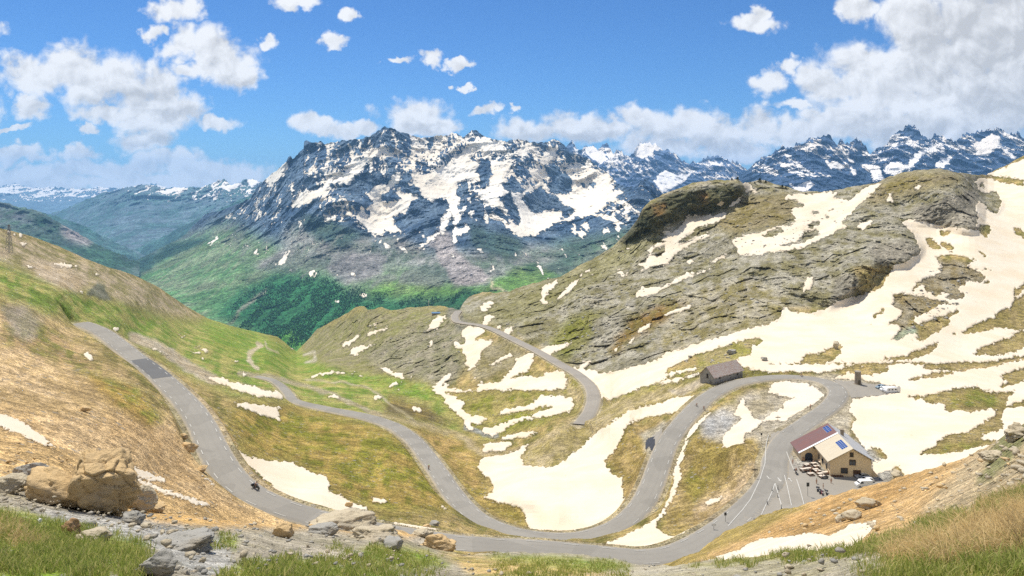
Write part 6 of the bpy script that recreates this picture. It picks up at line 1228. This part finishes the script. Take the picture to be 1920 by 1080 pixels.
# ------------------------------------------------------------------ distant larch wood on the valley side, reading as one mass
wood = ["420,600 455,560 520,525 600,520 640,530 640,545 700,556 800,562 850,558 890,548 900,562 850,575 690,570 560,655 500,635 450,620", "620,525 640,522 640,545 610,545", "250,505 330,462 390,445 370,462 290,498"]  # last outline adds trees on the wedge where cloud shadow is painted
m = np.zeros((RH, RW), np.float32)
for p in wood: fill(m, P(p))
m = blur(m, 12); cv_, cf = [], []; n = 0
for q in pick(GMAS, m, wood, 7500, 2.8, 17., 60., True):
    q = Vector(q.tolist()); h = rng.uniform(5, 12); r = h*rng.uniform(.17, .26); k = 6; t = np.arange(k)*2*math.pi/k+rng.uniform(0, 1)
    ring = lambda rr, z: np.stack([q.x+rr*np.cos(t)*rng.uniform(.8, 1.2, k), q.y+rr*np.sin(t)*rng.uniform(.8, 1.2, k), np.full(k, q.z+z)], -1)
    v_ = np.concatenate([ring(r, h*.08), ring(r*.62, h*.5), [[q.x, q.y, q.z+h]]]); base = len(cv_)*13
    for i in range(k):
        j = (i+1) % k; cf += [(base+i, base+j, base+k+j), (base+i, base+k+j, base+k+i), (base+k+i, base+k+j, base+12)]
    cv_.append(v_); n += 1
tn = np.repeat(rng.random(n), 13)
mesh_np('larch_wood', np.concatenate(cv_), np.array(cf), grass_mat('larch_needles', (.045, .135, .06), (.06, .16, .065), (.075, .18, .07)), {'tone': tn}, kind='stuff')
# dwarf pines on the cliff top
MP_ = grass_mat('pine_needles', (.02, .035, .012), (.035, .05, .018), (.06, .07, .025))
for i, (px, py, h, lb) in enumerate(((1383, 338, 3.2, 'dark pine on the crest left of the snow notch'), (1372, 338, 2.4, 'smaller dark pine beside the one left of the snow notch'), (1425, 342, 4.4, 'tallest dark pine on the crest right of the snow notch'), (1436, 344, 3, 'dark pine just right of the tallest one on the crest'), (1467, 352, 3.2, 'dark bushy pine standing alone farther right on the crest'), (1474, 353, 2.2, 'lowest dark pine at the right end of the crest'), (1415, 345, 2.2, 'low dark pine at the edge of the snow notch'))):
    e_ = empty('dwarf_pine', at(GM, px, py)); tag(e_, lb, 'tree'); mb = MB(); mb.tube([(0, 0, -1), (0, 0, h*.5), (.1, 0, h*.95)], [.22, .14, .03], 6); mb.build('trunk', M_BRN, e_)
    N_ = 700; z = rng.random(N_)**.8; rr = h*.55*(1-z*.8)*np.sqrt(rng.random(N_))*(1+.3*np.sin(z*14)); t = rng.uniform(0, 6.28, N_); c = np.stack([rr*np.cos(t), rr*np.sin(t), h*(.08+.92*z)], -1); V = np.repeat(c[:, None], 3, 1)+rng.normal(size=(N_, 3, 3))*h*.05
    o = mesh_np('crown', V.reshape(-1, 3), np.arange(N_*3).reshape(-1, 3), MP_, {'tone': np.repeat(rng.random(N_), 3)}, smooth=False, kind=None); o.parent = e_
HAZE = 3.0e-5
# ------------------------------------------------------------------ camera, light, sky, air
cam = bpy.data.cameras.new('camera'); co = bpy.data.objects.new('camera', cam); COL.objects.link(co); sc.camera = co
co.location = (0, 0, 0); co.rotation_euler = (math.radians(90), 0, 0)
cam.sensor_width = 36; cam.lens = 36*F/1920; cam.shift_y = -(540-PY0)/1920; cam.clip_start = .3; cam.clip_end = 200000
EL, AZ = math.radians(63), math.radians(-34)       # sun ahead of the viewer and to the left
sd = Vector((math.sin(AZ)*math.cos(EL), math.cos(AZ)*math.cos(EL), math.sin(EL)))
sun = bpy.data.lights.new('sun', 'SUN'); sun.energy = 4.9; sun.angle = math.radians(.5); sun.color = (1, .95, .86)
so = bpy.data.objects.new('sun', sun); COL.objects.link(so); so.rotation_euler = (-sd).to_track_quat('-Z', 'Y').to_euler(); so.location = (0, 0, 50)
w = bpy.data.worlds.new('World'); sc.world = w; w.use_nodes = True; nt = w.node_tree; N, L = nt.nodes, nt.links
bg = N['Background']; bg.inputs['Strength'].default_value = .13
sky = N.new('ShaderNodeTexSky'); sky.sky_type = 'NISHITA'; sky.sun_disc = False; sky.sun_elevation = EL; sky.sun_rotation = AZ
sky.altitude = 2500; sky.air_density = 1.15; sky.dust_density = .35; sky.ozone_density = 1.6
BLOBS = """60,140,80,36 130,128,70,44 190,150,75,50 250,178,58,46 300,168,48,44 330,208,60,36 280,212,95,36 400,232,52,13 200,212,50,20 270,258,64,26
320,18,46,26 350,14,32,32 340,80,36,36 395,95,52,46 430,120,58,46 458,140,36,26 370,130,46,20 290,58,20,20 57,205,36,26 170,241,18,10 560,6,42,16 655,30,19,15 625,73,28,13 500,80,25,13 22,242,36,6
40,290,66,16 150,290,34,15 320,300,64,24 200,318,155,20 400,322,125,22 60,328,125,22 250,345,340,20
590,230,52,18 620,240,42,15 670,245,42,15 780,215,64,33 800,235,52,26 830,240,36,20 912,207,28,11 962,206,9,8 748,111,23,7 808,107,25,13 866,118,26,10 878,165,11,8 850,163,9,6
1000,245,84,23 1070,240,84,30 1130,245,64,26 1250,240,80,42 1300,225,52,30 1200,225,42,23 1340,250,62,36 1420,240,52,34 1470,250,62,32 1380,280,64,26 1250,275,95,22 1418,42,48,18 1425,24,16,15
1720,130,110,64 1640,130,92,50 1580,160,92,36 1650,180,140,64 1770,180,120,84 1830,70,190,130 1910,100,140,170 1720,60,64,64 1612,15,36,26 1445,150,31,26 1480,125,26,15 1490,195,38,12 1560,215,64,19 1620,230,96,32 1720,240,130,42 1850,215,140,54 1530,240,42,22 1690,20,60,40
960,-60,160,22 2100,150,160,160 -120,200,110,50 -60,60,70,26 2080,-120,300,160 300,-120,200,50 1400,-160,200,40"""
geo = N.new('ShaderNodeTexCoord').outputs['Generated']
sp = N.new('ShaderNodeSeparateXYZ'); L.new(geo, sp.inputs[0])
yy = nmath(nt, 'MAXIMUM', sp.outputs[1], .03); u = nmath(nt, 'DIVIDE', sp.outputs[0], yy); vv = nmath(nt, 'DIVIDE', sp.outputs[2], yy)
uv = N.new('ShaderNodeCombineXYZ'); L.new(u, uv.inputs[0]); L.new(vv, uv.inputs[1])
wn = N.new('ShaderNodeTexNoise'); wn.inputs['Scale'].default_value = 22; wn.inputs['Detail'].default_value = 4; L.new(uv.outputs[0], wn.inputs['Vector'])
ws = N.new('ShaderNodeVectorMath'); ws.operation = 'MULTIPLY_ADD'; L.new(wn.outputs['Color'], ws.inputs[0]); ws.inputs[1].default_value = (.05, .036, 0); ws.inputs[2].default_value = (-.025, -.018, 0)
wa = N.new('ShaderNodeVectorMath'); wa.operation = 'ADD'; L.new(uv.outputs[0], wa.inputs[0]); L.new(ws.outputs[0], wa.inputs[1])
wm = N.new('ShaderNodeTexNoise'); wm.inputs['Scale'].default_value = 75; wm.inputs['Detail'].default_value = 4; L.new(uv.outputs[0], wm.inputs['Vector'])
wt = N.new('ShaderNodeVectorMath'); wt.operation = 'MULTIPLY_ADD'; L.new(wm.outputs['Color'], wt.inputs[0]); wt.inputs[1].default_value = (.030, .022, 0); wt.inputs[2].default_value = (-.015, -.011, 0)
wb = N.new('ShaderNodeVectorMath'); wb.operation = 'ADD'; L.new(wa.outputs[0], wb.inputs[0]); L.new(wt.outputs[0], wb.inputs[1]); warped = wb.outputs[0]
def blobfield(lst, vec):
    acc = None
    for (px, py, rx, ry) in lst:
        a, b = F/rx, F/ry; n = N.new('ShaderNodeVectorMath'); n.operation = 'MULTIPLY_ADD'; L.new(vec, n.inputs[0])
        n.inputs[1].default_value = (a, b, 0); n.inputs[2].default_value = (-(px-PX0)/F*a, -(PY0-py)/F*b, 0)
        l = N.new('ShaderNodeVectorMath'); l.operation = 'LENGTH'; L.new(n.outputs[0], l.inputs[0]); d = l.outputs['Value']
        acc = d if acc is None else nmath(nt, 'SMOOTH_MIN', acc, d, .12)
    return acc
bl = [tuple(map(float, q.split(','))) for q in BLOBS.split()]
d = blobfield(bl, warped)
f1 = nnoise(nt, uv.outputs[0], 22, 9, .57, .3)
up = N.new('ShaderNodeVectorMath'); up.operation = 'ADD'; L.new(uv.outputs[0], up.inputs[0]); up.inputs[1].default_value = (-.006, .010, 0)
f2 = nnoise(nt, up.outputs[0], 22, 4, .5, .3)
dens = nmath(nt, 'SUBTRACT', nmath(nt, 'MULTIPLY_ADD', f1, 1.9, -.95), nmath(nt, 'SUBTRACT', d, .92))
mr = N.new('ShaderNodeMapRange'); mr.interpolation_type = 'SMOOTHSTEP'; L.new(dens, mr.inputs[0]); mr.inputs[1].default_value = -.34; mr.inputs[2].default_value = .32
cover = mr.outputs[0]
# billows: brighter where the puff thins towards the light, greyer in the thick bases
lit = nmath(nt, 'MULTIPLY_ADD', nmath(nt, 'SUBTRACT', f1, f2), 1.35, 1.0)
gd = blobfield([(1850, 70, 200, 130), (1900, 190, 130, 100), (1700, 235, 200, 34), (250, 185, 110, 26), (320, 215, 90, 18), (1080, 256, 200, 14), (1300, 270, 160, 18), (790, 240, 60, 14), (440, 150, 40, 14), (270, 262, 60, 14)], warped)
gr = N.new('ShaderNodeMapRange'); gr.interpolation_type = 'SMOOTHSTEP'; L.new(gd, gr.inputs[0]); gr.inputs[1].default_value = 1.25; gr.inputs[2].default_value = .3; gr.inputs[3].default_value = 0; gr.inputs[4].default_value = .26
lit = nmath(nt, 'SUBTRACT', lit, gr.outputs[0])
lit = nmath(nt, 'MINIMUM', nmath(nt, 'MAXIMUM', lit, .66), 1.06)
cl = N.new('ShaderNodeVectorMath'); cl.operation = 'SCALE'; cl.inputs[0].default_value = (6.35, 6.4, 6.5); L.new(lit, cl.inputs['Scale'])
tint = nmix(nt, 1.0, sky.outputs[0], (.27, .48, .74), 'MULTIPLY')
# unseen broken cloud added behind the viewer, brightening surfaces that face it
bk = N.new('ShaderNodeMapRange'); L.new(sp.outputs[1], bk.inputs[0]); bk.inputs[1].default_value = .05; bk.inputs[2].default_value = -.35
nb = nnoise(nt, geo, 3.2, 8, .55); nbr = N.new('ShaderNodeMapRange'); nbr.interpolation_type = 'SMOOTHSTEP'; L.new(nb, nbr.inputs[0]); nbr.inputs[1].default_value = .40; nbr.inputs[2].default_value = .56
cover = nmath(nt, 'MAXIMUM', cover, nmath(nt, 'MULTIPLY', bk.outputs[0], nbr.outputs[0]))
L.new(nmix(nt, nmath(nt, 'MULTIPLY', cover, .97), tint, cl.outputs[0]), bg.inputs['Color'])
w.cycles.sampling_method = 'MANUAL'; w.cycles.sample_map_resolution = 512
# the air itself: an even pale volume round the whole scene
hz = MB().box(-26000, -400, -1300, 26000, 31000, 1000).build('haze', bpy.data.materials.new('haze_air')); tag(hz, kind='stuff')
hm = hz.data.materials[0]; hm.use_nodes = True; hn = hm.node_tree.nodes; hn.remove(hn['Principled BSDF'])
pv = hn.new('ShaderNodeVolumePrincipled'); pv.inputs['Color'].default_value = (.30, .60, 1, 1); pv.inputs['Density'].default_value = HAZE; pv.inputs['Anisotropy'].default_value = .1
hm.node_tree.links.new(pv.outputs[0], hn['Material Output'].inputs['Volume'])
sc.view_settings.view_transform = 'Standard'; sc.view_settings.look = 'None'; sc.view_settings.gamma = 1; sc.view_settings.exposure = .2
sc.cycles.use_denoising = False; sc.cycles.max_bounces = 5; sc.cycles.diffuse_bounces = 2; sc.cycles.glossy_bounces = 2; sc.cycles.volume_bounces = 1
sc.cycles.use_adaptive_sampling = True; sc.cycles.adaptive_threshold = .01
